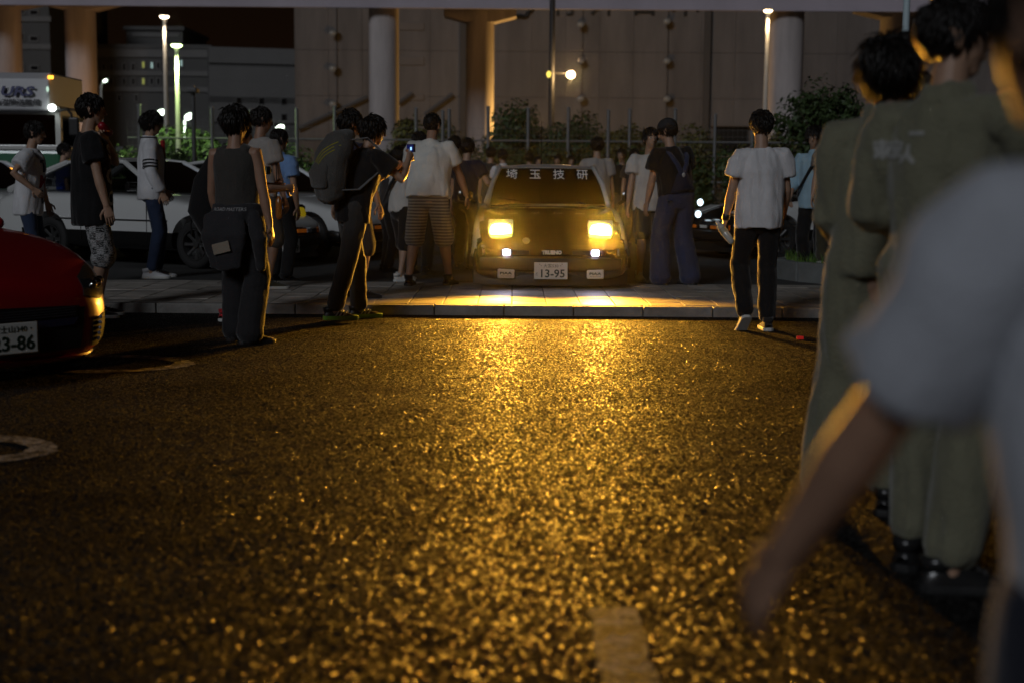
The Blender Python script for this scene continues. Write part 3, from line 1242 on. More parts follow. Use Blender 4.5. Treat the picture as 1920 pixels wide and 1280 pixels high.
# the same kind of floodlight by the left pillars
fp = Vector((x_at(225, 91, 3), 91, 0))
ft = thing('floodlight', 'low orange floodlight by the brown-lit pillar', 'floodlight', fp)
bm = bmesh.new()
tube(bm, [(0, 0, -.03), (0, 0, 2.4)], [.08, .06], n=8, round_cap=False)
obj('pole', bm, LAMP_OFF, ft)
bm = bmesh.new()
box(bm, (0, 0, 2.55), (.5, .3, .35), bevel=.04)
obj('lamp_head', bm, LAMP_OFF, ft)
li2 = bpy.data.lights.new('flood_light', 'SPOT')
li2.spot_size = R(80)
li2.spot_blend = .6
li2.energy = 650
li2.color = (1.0, .5, .16)
lo = bpy.data.objects.new('flood_light', li2)
COL.objects.link(lo)
lo.parent = ft
lo.location = (0, -.5, 2.9)
lo.rotation_euler = (Vector((fp.x, fp.y, 2.9)) - Vector((x_at(154, 97, 6), 97, 7.0))).to_track_quat('Z', 'Y').to_euler()
# pale lamp post at the top right, only its pole in view
p = at_y(1698, 60, 24)
t = thing('lamp_post', 'pale blue-green lit pole above the near coverall men', 'lamp post', (p.x, 24, LOT_Z))
bm = bmesh.new()
tube(bm, [(0, 0, -.03), (0, 0, 6)], [.065, .055], n=12, round_cap=False)
obj('pole', bm, mat('pale_blue_pole', (.5, .62, .66), .45), t, smooth=True, sharp=40)
bm = bmesh.new()
box(bm, (0, -.3, 6.02), (.3, .9, .12), bevel=.04)
obj('lamp_head', bm, LAMP_OFF, t)
# ================================================================ cars
BLACKP = mat('black_plastic', (0.012, 0.012, 0.012), .42)
BLACKG = mat('black_gloss', (0.008, 0.008, 0.008), .18, coat=.6)
WHITEP = mat('white_car_paint', (0.62, 0.63, 0.62), .28, coat=.8)
TYRE = mat('tyre_rubber', (0.015, 0.015, 0.015), .8)
RIM_D = mat('dark_alloy', (0.10, 0.10, 0.10), .35, .7)
RIM_L = mat('pale_alloy', (0.35, 0.34, 0.32), .3, .8)
CHROME = mat('chrome', (.6, .6, .6), .12, 1.0)
GLASS = glass_mat('car_glass', (.30, .31, .31))
SEAT = mat('seat_cloth', (0.02, 0.02, 0.022), .9)
PLATE_W = mat('plate_white', (0.62, 0.62, 0.58), .45)
PLATE_G = mat('plate_green', (0.01, 0.05, 0.03), .5)
LENS_Y = glow('headlamp_yellow', (1.0, .70, .10), 15)
LENS_YD = mat('headlamp_yellow_faint_glow', (.55, .42, .02), .15, emit=(1, .75, .03), estr=.10)  # lamp is off, its lens carries a weak painted-in yellow glow
FOG_LIT = glow('fog_lamp_white', (.72, .68, 1.0), 14)
FOG_OFF = mat('fog_lamp_unlit', (.3, .3, .32), .12, .3)
TURN = mat('turn_lens_clear', (.7, .66, .5), .15)
TURN_A = mat('turn_lens_amber', (.5, .12, .01), .2, emit=(1, .25, .02), estr=.06)
WHITE_TXT = mat('white_lettering', (.75, .75, .74), .5, emit=(.9, .95, 1), estr=.05)
CREAM_TXT = mat('cream_lettering', (.8, .78, .7), .4)


def fb(f):
    return f.calc_center_median()


def loft_body(stations, lower_split, arches, wheel_r):
    """stations: (y, [(x, z) bottom centre -> side -> top centre]); mirrored; wheel arches cut out"""
    bm = bmesh.new()
    rows = []
    for y, pr in stations:
        row = [(-x, y, z) for x, z in pr] + [(x, y, z) for x, z in reversed(pr[1:-1])]
        rows.append(row)
    n = len(rows[0])
    vr = [[bm.verts.new(p) for p in r] for r in rows]
    for i in range(len(vr) - 1):
        for j in range(n):
            bm.faces.new((vr[i][j], vr[i + 1][j], vr[i + 1][(j + 1) % n], vr[i][(j + 1) % n]))
    bm.faces.new(vr[0])
    bm.faces.new(list(reversed(vr[-1])))
    bmesh.ops.remove_doubles(bm, verts=bm.verts[:], dist=.0005)
    bmesh.ops.recalc_face_normals(bm, faces=bm.faces[:])
    me = bpy.data.meshes.new('tmp')
    bm.to_mesh(me)
    bm.free()
    o = bpy.data.objects.new('tmp', me)
    COL.objects.link(o)
    sb = o.modifiers.new('s', 'SUBSURF')
    sb.levels = 2
    sb.subdivision_type = 'CATMULL_CLARK'
    cbm = bmesh.new()
    for ay in arches:
        for s in (-1, 1):
            M = Matrix.Translation((s * .86, ay, wheel_r + .015)) @ Matrix.Rotation(R(90), 4, 'Y')
            bmesh.ops.create_cone(cbm, cap_ends=True, segments=36, radius1=wheel_r + .055, radius2=wheel_r + .055, depth=.56, matrix=M)
    cm = bpy.data.meshes.new('cut')
    cbm.to_mesh(cm)
    cbm.free()
    co = bpy.data.objects.new('cut', cm)
    COL.objects.link(co)
    bo = o.modifiers.new('b', 'BOOLEAN')
    bo.object = co
    bo.operation = 'DIFFERENCE'
    bo.solver = 'EXACT'
    out = evaluated(o)
    bpy.data.objects.remove(o)
    bpy.data.objects.remove(co)
    for p in out.polygons:
        p.use_smooth = True
        c = p.center
        p.material_index = lower_split(c, p.normal)
    out.set_sharp_from_angle(angle=R(38))
    return out


def wheel(parent, x, y, r, w, rim_m, spokes=8, dish=.03, name='wheel'):
    s = 1 if x > 0 else -1
    t = obj(name, _tyre(r, w), TYRE, parent, smooth=True, sharp=50)
    t.location = (x, y, r)
    bm = bmesh.new()
    rr = r * .66
    # barrel and lip
    for (xa, ra, xb, rb) in ((w * .48, rr, w * .48, rr * .93), (w * .48, rr * .93, w * .1, rr * .86), (w * .1, rr * .86, -w * .45, rr * .86)):
        grid(bm, [[(s * xa, ra * math.cos(a), ra * math.sin(a)) for a in [2 * math.pi * k / 32 for k in range(33)]],
                  [(s * xb, rb * math.cos(a), rb * math.sin(a)) for a in [2 * math.pi * k / 32 for k in range(33)]]], flip=s < 0)
    for k in range(spokes):
        a = 2 * math.pi * k / spokes
        p0 = Vector((s * (w * .3 - dish), rr * .14 * math.cos(a), rr * .14 * math.sin(a)))
        p1 = Vector((s * (w * .3), rr * .9 * math.cos(a), rr * .9 * math.sin(a)))
        tube(bm, [p0, p0.lerp(p1, .5), p1], [(.026, .014), (.021, .014), (.026, .014)], n=6, ref=(0, -math.sin(a), math.cos(a)), round_cap=False)
    tube(bm, [(s * (w * .12), 0, 0), (s * (w * .34), 0, 0)], [rr * .23, rr * .2], n=12, round_cap=False)
    tube(bm, [(s * -w * .3, 0, 0), (s * (-w * .26), 0, 0)], [rr * .84, rr * .84], n=20, round_cap=False)
    obj('rim', bm, rim_m, t, smooth=True, sharp=35)
    return t


def _tyre(r, w):
    bm = bmesh.new()
    prof = [(-.46, .68), (-.5, .80), (-.47, .93), (-.38, .995), (0, 1.0), (.38, .995), (.47, .93), (.5, .80), (.46, .68)]
    grid(bm, [[(px * w, r * pr * math.cos(a), r * pr * math.sin(a)) for px, pr in prof] for a in [2 * math.pi * k / 36 for k in range(37)]])
    bmesh.ops.remove_doubles(bm, verts=bm.verts[:], dist=.0005)
    bmesh.ops.recalc_face_normals(bm, faces=bm.faces[:])
    return bm


_H = {}
HATCH_ST = [
    (-2.10, [(0, .36), (.62, .36), (.72, .40), (.745, .55), (.72, .70), (.66, .77), (0, .79)]),
    (-2.03, [(0, .26), (.70, .26), (.785, .32), (.795, .55), (.765, .76), (.69, .855), (0, .875)]),
    (-1.75, [(0, .22), (.75, .22), (.805, .30), (.81, .55), (.785, .80), (.70, .90), (0, .92)]),
    (-1.07, [(0, .18), (.78, .18), (.81, .28), (.8125, .56), (.795, .83), (.71, .905), (0, .915)]),
    (-.3, [(0, .18), (.78, .18), (.81, .28), (.8125, .56), (.795, .83), (.71, .895), (0, .90)]),
    (.62, [(0, .18), (.78, .18), (.81, .28), (.8125, .56), (.79, .81), (.71, .875), (0, .895)]),
    (1.10, [(0, .18), (.78, .18), (.81, .28), (.8125, .55), (.785, .765), (.71, .82), (0, .845)]),
    (1.60, [(0, .17), (.77, .17), (.805, .28), (.805, .53), (.77, .68), (.70, .725), (0, .75)]),
    (1.95, [(0, .15), (.74, .15), (.785, .28), (.785, .49), (.75, .575), (.69, .61), (0, .635)]),
    (2.05, [(0, .15), (.70, .15), (.75, .28), (.75, .46), (.72, .52), (.67, .545), (0, .56)]),
    (2.08, [(0, .18), (.66, .18), (.71, .28), (.71, .44), (.68, .485), (.64, .505), (0, .515)]),
]


def hatch(name, label, loc, rz, two_tone=True, hood_black=False, popup=False, lit=False, plate=None, rim=RIM_D, group=None, body_m=WHITEP, banner=False,
          drop=0.0):
    """wedge-nosed 1980s hatchback coupe with pop-up lamps"""
    t = thing(name, label, 'car', loc, rz, group)
    WR = .287
    if 'body' not in _H:
        def split(c, n):
            if c.z < .40 or (c.y > 1.98 and c.z < .47) or (c.y < -2.0 and .4 < c.z < .72):
                return 1
            if (n.z > .75 and c.y > .75 and abs(c.x) < .70 and c.z > .5) or (c.y > 1.955 and abs(c.x) < .735):
                return 2
            return 0
        _H['body'] = loft_body(HATCH_ST, split, (1.33, -1.07), WR)
        for _ in range(3):
            _H['body'].materials.append(WHITEP)
    o = link('body', _H['body'], t)
    for i, m in enumerate((body_m, BLACKG if two_tone else body_m, BLACKG if hood_black else body_m)):
        o.material_slots[i].link = 'OBJECT'
        o.material_slots[i].material = m
    # roof and pillars
    wb, wt = .655, .535
    if 'roof' not in _H:
        bm = bmesh.new()
        rows = []
        for y, w, z, c in ((.02, wt, 1.262, .022), (-.03, wt, 1.272, .024), (-.35, wt + .01, 1.298, .03), (-.7, wt, 1.292, .03), (-.98, wt - .01, 1.262, .026), (-1.02, wt - .015, 1.25, .024)):
            rows.append([(w * k / 6, y, z + c * (1 - (k / 6) ** 2)) for k in range(-6, 7)])
        grid(bm, rows, flip=False)
        bmesh.ops.recalc_face_normals(bm, faces=bm.faces[:])
        bmesh.ops.solidify(bm, geom=bm.faces[:], thickness=.025)
        for s in (-1, 1):
            tube(bm, [(s * wb, .66, .885), (s * (wb + wt + .035) / 2, .34, 1.09), (s * wt, .0, 1.268)], [(.028, .034)] * 3, n=8, ref=(1, 0, 0))
            tube(bm, [(s * wt, .0, 1.268), (s * (wt + .012), -.35, 1.296), (s * (wt), -.7, 1.288), (s * (wt - .01), -1.0, 1.255)], [(.026, .026)] * 4, n=8, ref=(1, 0, 0))
            tube(bm, [(s * (wt - .01), -1.0, 1.255), (s * .61, -1.4, 1.1), (s * .67, -1.88, .90)], [(.045, .04), (.055, .05), (.06, .05)], n=8, ref=(1, 0, 0))
            tube(bm, [(s * .70, -.52, .885), (s * (wt + .02), -.56, 1.29)], [(.022, .04)] * 2, n=8, ref=(1, 0, 0))
        me = bpy.data.meshes.new('roof')
        bm.to_mesh(me)
        bm.free()
        me.polygons.foreach_set('use_smooth', [True] * len(me.polygons))
        me.set_sharp_from_angle(angle=R(40))
        me.materials.append(WHITEP)
        _H['roof'] = me
        # glass
        bm = bmesh.new()
        rows = []
        for k in range(9):
            f = k / 8
            y = .67 - .66 * f
            z = .885 + .385 * f + .02 * math.sin(math.pi * f)
            w = wb + (wt - wb) * f - .012
            rows.append([(w * q / 8, y + .10 * (1 - (q / 8) ** 2) * (1 - .7 * f), z + .01 * (1 - (q / 8) ** 2)) for q in range(-8, 9)])
        grid(bm, rows)
        me = bpy.data.meshes.new('windscreen')
        bm.to_mesh(me)
        bm.free()
        me.polygons.foreach_set('use_smooth', [True] * len(me.polygons))
        me.materials.append(GLASS)
        _H['windscreen'] = me
        for s in (-1, 1):
            bm = bmesh.new()
            grid(bm, [[(s * (wb + .02), .62, .885), (s * (wt + .005), -.0, 1.26)], [(s * .70, -.02, .888), (s * (wt + .015), -.27, 1.285)], [(s * .70, -.5, .888), (s * (wt + .015), -.54, 1.285)]])
            me = bpy.data.meshes.new('door_window')
            bm.to_mesh(me)
            bm.free()
            me.materials.append(GLASS)
            _H['dw%d' % s] = me
            bm = bmesh.new()
            grid(bm, [[(s * .70, -.56, .89), (s * (wt + .015), -.58, 1.28)], [(s * .695, -1.1, .895), (s * (wt + .012), -.96, 1.245)], [(s * .68, -1.62, .9), (s * .585, -1.25, 1.14)]])
            me = bpy.data.meshes.new('quarter_window')
            bm.to_mesh(me)
            bm.free()
            me.materials.append(GLASS)
            _H['qw%d' % s] = me
        bm = bmesh.new()
        grid(bm, [[(w * q / 6, y, z + .03 * (1 - (q / 6) ** 2)) for q in range(-6, 7)] for y, z, w in ((-1.0, 1.25, wt - .02), (-1.4, 1.1, .57), (-1.9, .91, .63))])
        me = bpy.data.meshes.new('hatch_window')
        bm.to_mesh(me)
        bm.free()
        me.polygons.foreach_set('use_smooth', [True] * len(me.polygons))
        me.materials.append(GLASS)
        _H['hw'] = me
        for s in (-1, 1):
            bm = bmesh.new()
            tube(bm, [(s * .34, -.45, .35), (s * .34, -.55, .62), (s * .34, -.68, .95)], [(.22, .07), (.23, .06), (.20, .05)], n=10, ref=(1, 0, 0))
            tube(bm, [(s * .34, -.69, .98), (s * .34, -.72, 1.1)], [(.11, .04), (.12, .04)], n=8, ref=(1, 0, 0))
            box(bm, (s * .34, -.15, .42), (.46, .5, .16), bevel=.05)
            me = bpy.data.meshes.new('seat')
            bm.to_mesh(me)
            bm.free()
            me.materials.append(SEAT)
            _H['seat%d' % s] = me
        bm = bmesh.new()
        box(bm, (0, .42, .80), (1.26, .38, .16), bevel=.04)
        me = bpy.data.meshes.new('dashboard')
        bm.to_mesh(me)
        bm.free()
        me.materials.append(SEAT)
        _H['dash'] = me
        bm = bmesh.new()
        c = Vector((.34, .17, .88))
        ring = [c + Vector((.18 * math.cos(a), .18 * math.sin(a) * .35, .18 * math.sin(a))) for a in [2 * math.pi * k / 20 for k in range(21)]]
        for k in range(20):
            tube(bm, [ring[k], ring[k + 1]], [.014, .014], n=5, round_cap=False)
        tube(bm, [ring[0], ring[10]], [.018, .018], n=5)
        tube(bm, [c, c + Vector((0, .2, -.06))], [.05, .04], n=8)
        me = bpy.data.meshes.new('steering_wheel')
        bm.to_mesh(me)
        bm.free()
        me.materials.append(mat('steering_wheel_vinyl', (.12, .11, .1), .5))
        _H['sw'] = me
        # bumper wraps the nose, spoiler below
        bm = bmesh.new()
        rows = []
        for k in range(-8, 9):
            f = k / 8
            x = .80 * f
            y = 2.135 - .10 * abs(f) ** 3.5 - (0.30 if abs(k) == 8 else 0)
            x = math.copysign(min(abs(x), .80), x) if abs(k) < 8 else math.copysign(.815, f)
            rows.append([(x, y - .05, .25), (x, y, .275), (x, y + .012, .33), (x, y, .385), (x, y - .06, .405)])
        grid(bm, rows)
        bmesh.ops.recalc_face_normals(bm, faces=bm.faces[:])
        bmesh.ops.solidify(bm, geom=bm.faces[:], thickness=.03)
        rows = []
        for k in range(-8, 9):
            f = k / 8
            x = .77 * f
            y = 2.09 - .12 * abs(f) ** 3
            rows.append([(x, y - .02, .25), (x, y - .005, .18), (x, y + .03, .115), (x, y - .06, .105)])
        grid(bm, rows)
        for s in (-1, 1):
            tube(bm, [(s * .80, 1.83, .33), (s * .805, 1.68, .33)], [(.02, .06), (.015, .06)], n=8, ref=(1, 0, 0))
        me = bpy.data.meshes.new('bumper')
        bm.to_mesh(me)
        bm.free()
        me.materials.append(BLACKP)
        me.polygons.foreach_set('use_smooth', [True] * len(me.polygons))
        me.set_sharp_from_angle(angle=R(40))
        _H['bumper'] = me
        bm = bmesh.new()
        rows = []
        for k in range(-8, 9):
            f = k / 8
            y = 2.098 - .085 * abs(f) ** 3.2
            rows.append([(.715 * f, y - .01, .405), (.715 * f, y, .42), (.71 * f, y - .008, .475), (.70 * f, y - .03, .492)])
        grid(bm, rows)
        bmesh.ops.recalc_face_normals(bm, faces=bm.faces[:])
        bmesh.ops.solidify(bm, geom=bm.faces[:], thickness=.015)
        me = bpy.data.meshes.new('nose_panel')
        bm.to_mesh(me)
        bm.free()
        me.materials.append(BLACKG)
        _H['nose'] = me
        for s in (-1, 1):
            bm = bmesh.new()
            tube(bm, [(s * .79, .50, .90), (s * .86, .47, .94)], [.02, .02], n=6)
            box(bm, (s * .90, .46, .97), (.17, .09, .11), bevel=.03)
            me = bpy.data.meshes.new('door_mirror')
            bm.to_mesh(me)
            bm.free()
            me.materials.append(BLACKG)
            _H['mirror%d' % s] = me
        for s in (-1, 1):
            bm = bmesh.new()
            box(bm, (s * .8105, -.02, .56), (.012, 1.9, .018))
            box(bm, (s * .8085, -.50, .58), (.012, .008, .56))
            box(bm, (s * .8085, .60, .54), (.012, .008, .46))
            box(bm, (s * .812, -.38, .70), (.02, .15, .03), bevel=.006)
            me = bpy.data.meshes.new('side_trim')
            bm.to_mesh(me)
            bm.free()
            me.materials.append(BLACKP)
            _H['trim%d' % s] = me
    rf = link('roof', _H['roof'], t)
    rf.material_slots[0].link = 'OBJECT'
    rf.material_slots[0].material = body_m
    ws = link('windscreen', _H['windscreen'], t)
    for k in ('dw-1', 'dw1'):
        link('door_window', _H[k], t)
    for k in ('qw-1', 'qw1'):
        link('quarter_window', _H[k], t)
    link('hatch_window', _H['hw'], t)
    link('seat', _H['seat-1'], t)
    link('seat', _H['seat1'], t)
    ds = link('dashboard', _H['dash'], t)
    link('steering_wheel', _H['sw'], ds)
    bp = link('bumper', _H['bumper'], t)
    nose = link('nose_panel', _H['nose'], t)
    link('door_mirror', _H['mirror-1'], t)
    link('door_mirror', _H['mirror1'], t)
    link('side_trim', _H['trim-1'], t)
    link('side_trim', _H['trim1'], t)
    for x in (-.70, .70):
        for y in (1.33, -1.07):
            wheel(t, x, y, WR, .195, rim)
    for s in (-1, 1):
        bm = bmesh.new()
        grid(bm, [[(s * .66, 2.078, .412), (s * .66, 2.078, .478)], [(s * .72, 2.045, .412), (s * .715, 2.04, .48)], [(s * .765, 1.99, .412), (s * .755, 1.985, .485)], [(s * .80, 1.86, .41), (s * .79, 1.86, .47)]])
        bmesh.ops.solidify(bm, geom=bm.faces[:], thickness=.02)
        obj('turn_lamp', bm, TURN if lit else TURN_A, t)
        bm = bmesh.new()
        box(bm, (s * .44, 2.104, .44), (.075 if lit else .10, .03, .06), bevel=.014)
        obj('fog_lamp', bm, FOG_LIT if lit else FOG_OFF, nose)
        bm = bmesh.new()
        box(bm, (s * .30, 2.10, .44), (.18, .02, .045), bevel=.006)
        obj('side_lamp', bm, TURN_A if not lit else BLACKP, nose)
        # pop-up lamp pods
        hy = 1.86
        if popup:
            bm = bmesh.new()
            prism(bm, [(1.90, .55), (1.915, .733), (1.87, .76), (1.62, .685), (1.60, .60)], 'x', s * .50 - .125, s * .50 + .125, bevel=.012)
            pod = obj('pop_up_pod', bm, BLACKG if not lit else body_m, t)
            bm = bmesh.new()
            rows = []
            for i in range(7):
                row = []
                for j in range(9):
                    fx, fz = (j - 4) / 4, (i - 3) / 3
                    sq = math.sqrt(max(1e-9, 1 - .36 * fz * fz)), math.sqrt(max(1e-9, 1 - .36 * fx * fx))
                    row.append((s * .50 + fx * .112 * sq[0], 1.918 + .02 * (1 - (fx * fx + fz * fz) / 2), .641 + fz * .085 * sq[1]))
                rows.append(row)
            grid(bm, rows)
            bmesh.ops.solidify(bm, geom=bm.faces[:], thickness=.01)
            obj('headlamp', bm, LENS_Y if lit else LENS_YD, pod)
        else:
            bm = bmesh.new()
            box(bm, (0, 0, 0), (.25, .3, .014), bevel=.005)
            o = obj('pop_up_lid', bm, body_m, t)
            o.location = (s * .50, 1.77, .688)
            o.rotation_euler = (-R(17), 0, 0)
    # number plate
    if plate:
        bm = bmesh.new()
        pz = .265
        box(bm, (0, 2.165, pz), (.33, .012, .165), bevel=.005)
        pl = obj('number_plate', bm, PLATE_W, t)
        M = lambda x, z: frame((x, 2.1725, z), (-1, 0, 0), (0, 0, 1))
        text_on('digits', plate[0], .1, mat('plate_ink', (.012, .03, .02), .5), pl, M(-.02, pz - .026), .0006, fit=(.235, .082), bold=.002)
        text_on('small_characters', plate[1], .05, mat('plate_ink', 0), pl, M(0, pz + .05), .0006, fit=(.20, .038))
        if plate[2]:
            text_on('kana', plate[2], .04, mat('plate_ink', 0), pl, M(.138, pz - .03), .0006, fit=(.024, .03))
        for s in (-1, 1):
            bm = bmesh.new()
            ball(bm, (s * .11, 2.172, pz + .064), .006, 6)
            obj('plate_bolt', bm, CHROME, pl)
        bm = bmesh.new()
        box(bm, (0, 2.12, pz + .03), (.2, .08, .04))
        obj('plate_bracket', bm, BLACKP, t)
    text_on('name_badge', 'TRUENO', .05, CREAM_TXT, nose, frame((-.01, 2.104, .443), (-1, 0, 0), (0, 0, 1)), .002, fit=(.20, .042), bold=.004)
    if lit:
        for s in (-1, 1):
            bm = bmesh.new()
            box(bm, (s * .443, 2.10, .232), (.17, .05, .098), bevel=.018)
            c = obj('lamp_cover', bm, mat('white_cover', (.68, .66, .6), .5), bp)
            text_on('cover_lettering', 'PIAA', .05, mat('plate_ink', 0), c, frame((s * .443, 2.127, .236), (-1, 0, 0), (0, 0, 1)), .0008, fit=(.12, .026), bold=.002)
            bm = bmesh.new()
            box(bm, (s * .443, 2.1265, .208), (.11, .002, .004))
            obj('cover_line', bm, mat('plate_ink', 0), c)
        # round badge on the bonnet, to the photo's left
        bm = bmesh.new()
        bmesh.ops.create_cone(bm, cap_ends=True, segments=24, radius1=.04, radius2=.036, depth=.008, matrix=Matrix.Translation((.245, 2.045, .553)) @ Matrix.Rotation(-R(58), 4, 'X'))
        obj('round_badge', bm, mat('badge_metal', (.35, .32, .25), .35, .6), t)
        bm = bmesh.new()
        tube(bm, [(.05, -.55, 1.315), (.05, -.57, 1.36)], [.012, .009], n=8)
        tube(bm, [(.05, -.57, 1.35), (.055, -.60, 1.83)], [.0035, .002], n=6)
        obj('roof_aerial', bm, CHROME, t)
        bm = bmesh.new()
        box(bm, (0, -.02, 1.225), (.16, .03, .05), bevel=.012)
        obj('rear_view_mirror', bm, BLACKG, t)
        bm = bmesh.new()
        for s in (-1, 1):
            tube(bm, [(s * .3 - .1, .735, .90), (s * .3 + .25, .60, .965)], [.006, .006], n=5)
        obj('wiper', bm, BLACKP, t)
    if banner:
        for ch, x in (('埼', .395), ('玉', .135), ('技', -.13), ('研', -.395)):
            project_text('banner_character', ch, .122, WHITE_TXT, ws, frame((x, 1.2, 1.205), (-1, 0, 0), (0, 0, 1)) @ Matrix.Diagonal((1.12, .95, 1, 1)), ws, lift=.004, bold=0, shear=0, cuts=1)
    for ch in t.children:
        if drop and not ch.name.startswith('wheel'):
            ch.location.z -= drop
    return t


# the car with its lamps on
mx = (x_at(1032, 14.0, .4) + x_at(1027, 16.0, 1.2)) / 2
MAIN_Y = 14.02 + 2.17
main = hatch('parked_car', 'white coupe facing the camera with glowing yellow pop-up headlamps and dark bonnet', (mx, MAIN_Y, LOT_Z), R(180), two_tone=True, hood_black=True,
             popup=True, lit=True, drop=.055, plate=('13-95', '・大宮530・', 'と'), banner=True, group='wedge-nosed hatchback coupes')
HEAD_W, FOG_W = 125, .5
for s in (-1, 1):
    li = bpy.data.lights.new('headlamp_beam', 'SPOT')
    li.energy = HEAD_W * 12
    li.color = (1.0, .455, .04)
    li.spot_size = R(56)
    li.spot_blend = 1.0
    li.shadow_soft_size = .06
    lo = bpy.data.objects.new('headlamp_beam', li)
    COL.objects.link(lo)
    lo.parent = main
    lo.location = (s * .50, 1.975, .595)
    lo.rotation_euler = Vector((0, -1, .035)).to_track_quat('Z', 'Y').to_euler()
    lo.scale = (1.85, 1, 1)
    li = bpy.data.lights.new('fog_beam', 'SPOT')
    li.energy = FOG_W * 12
    li.color = (.75, .7, 1.0)
    li.spot_size = R(130)
    li.spot_blend = 1
    li.shadow_soft_size = .03
    lo = bpy.data.objects.new('fog_beam', li)
    COL.objects.link(lo)
    lo.parent = main
    lo.location = (s * .44, 2.16, .385)
    lo.rotation_euler = Vector((0, -1, .2)).to_track_quat('Z', 'Y').to_euler()

GRP = 'wedge-nosed hatchback coupes'
# row of cars parked at a slant on the left
a = R(-29)
fv = Vector((math.cos(a), math.sin(a)))
rz_l = a - R(90)
c1 = Vector((-2.73, 17.3)) - fv * 2.12
hatch('parked_car', 'black and white coupe parked side-on at left, lamps raised, behind the track jacket man', (c1.x, c1.y, LOT_Z), rz_l, popup=True, plate=('38-89', '大宮57', None), group=GRP)
c2 = c1 + Vector((1.10, 1.86))
hatch('parked_car', 'next black and white coupe in the slanted row, its nose behind the backpack man', (c2.x, c2.y, LOT_Z), rz_l, popup=True, plate=None, group=GRP)
c3 = Vector((x_at(30, 21.4, 1) - .45, 21.2))
hatch('parked_car', 'white coupe at the far left edge, its windscreen beside the boy with hand on hip', (c3.x, c3.y, LOT_Z), R(-112), two_tone=True, group=GRP)
# right side: dark-bonneted coupe with shining lamps, white coupe by the planting bed
p = at_y(1314, 392, 20)
h4 = hatch('parked_car', 'black and white coupe with a bright white lamp behind the man in overalls', (p.x + 2.0, 20.9, LOT_Z), R(112), two_tone=True, hood_black=True, group=GRP)
p = at_z(1489, 487, LOT_Z)
an = R(100)
w_f = Vector((-math.sin(an), math.cos(an)))
w_l = Vector((-math.cos(an), -math.sin(an)))
cc = Vector((p.x, p.y)) - w_f * 1.33 - w_l * .70
hatch('parked_car', 'plain white coupe with pale spoked wheel behind the grass bed', (cc.x, cc.y, LOT_Z), an, two_tone=False, rim=RIM_L, group=GRP)
for k, (dx, dz_) in enumerate(((0, .72), (.015, .60))):
    bm = bmesh.new()
    ball(bm, (0, 0, 0), (.05, .04, .05), 12)
    o = obj('headlamp', bm, glow('white_lamp', (.72, .9, 1.0), 3.2), h4, smooth=True)
    o.parent = h4
    inv = h4.matrix_world
    o.location = Matrix.Rotation(-R(112), 4, 'Z') @ (Vector((p.x * 0 + at_y(1313 - k * 4, 380 + k * 22, 20.2).x, 20.2, at_y(1313, 380 + k * 22, 20.2).z)) - Vector((h4.location.x, h4.location.y, h4.location.z)))

# ---------------------------------------------------------------- red coupe, near left
RED = mat('red_car_paint', (0.22, 0.004, 0.006), .42, coat=.4)
GT_ST = [
    (-2.12, [(0, .40), (.55, .40), (.66, .46), (.70, .62), (.66, .80), (.58, .88), (0, .90)]),
    (-2.0, [(0, .28), (.68, .28), (.78, .40), (.82, .62), (.78, .84), (.68, .96), (0, .98)]),
    (-1.28, [(0, .18), (.80, .18), (.86, .32), (.8875, .60), (.85, .84), (.74, .95), (0, .97)]),
    (-.2, [(0, .16), (.80, .16), (.86, .28), (.875, .58), (.85, .82), (.76, .90), (0, .92)]),
    (.75, [(0, .16), (.80, .16), (.86, .28), (.8875, .58), (.86, .80), (.74, .87), (0, .90)]),
    (1.29, [(0, .16), (.80, .16), (.86, .28), (.885, .56), (.86, .77), (.74, .80), (0, .82)]),
    (1.62, [(0, .15), (.78, .15), (.84, .28), (.855, .52), (.81, .69), (.70, .72), (0, .755)]),
    (1.88, [(0, .14), (.70, .14), (.77, .26), (.775, .48), (.72, .60), (.62, .635), (0, .69)]),
    (2.03, [(0, .14), (.56, .14), (.64, .26), (.64, .46), (.58, .54), (.48, .575), (0, .63)]),
    (2.10, [(0, .16), (.44, .16), (.52, .26), (.52, .44), (.46, .505), (.38, .53), (0, .565)]),
]


def split_r(c, n):
    return 1 if c.z < .17 else 0


rp = at_y(16, 640, 7.7)
n_ = Vector((.74, -.673))
rc = Vector((rp.x, rp.y)) - n_ * 2.13
red = thing('red_car', 'glossy red sports coupe whose nose enters at the lower left', 'car', (rc.x, rc.y, 0), math.atan2(-n_.x, n_.y))
me = loft_body(GT_ST, split_r, (1.29, -1.28), .315)
me.materials.append(RED)
me.materials.append(BLACKP)
body = link('body', me, red)
bvb = BVHTree.FromPolygons([v.co for v in me.vertices], [tuple(p.vertices) for p in me.polygons])


def on_nose(x, z, lift=.006):
    """point on the front skin, cast from ahead"""
    h = bvb.ray_cast(Vector((x, 3.2, z)), Vector((0, -1, 0)))
    if h[0] is None:
        return Vector((x, 1.8, z))
    return h[0] + h[1] * lift


def skin_patch(name, poly_uv, m, lift, parent, n=10, thick=.012):
    """a piece laid over the nose skin between two edges given as (x, z) lists"""
    bm = bmesh.new()
    lo, hi = poly_uv
    rows = []
    for k in range(n + 1):
        f = k / n
        def pick(a):
            q = f * (len(a) - 1)
            i = min(int(q), len(a) - 2)
            return a[i][0] + (a[i + 1][0] - a[i][0]) * (q - i), a[i][1] + (a[i + 1][1] - a[i][1]) * (q - i)
        (x0, z0), (x1, z1) = pick(lo), pick(hi)
        rows.append([on_nose(x0 + (x1 - x0) * j / 6, z0 + (z1 - z0) * j / 6, lift) for j in range(7)])
    grid(bm, rows)
    bmesh.ops.recalc_face_normals(bm, faces=bm.faces[:])
    bmesh.ops.solidify(bm, geom=bm.faces[:], thickness=thick)
    return obj(name, bm, m, parent, smooth=True, sharp=40)


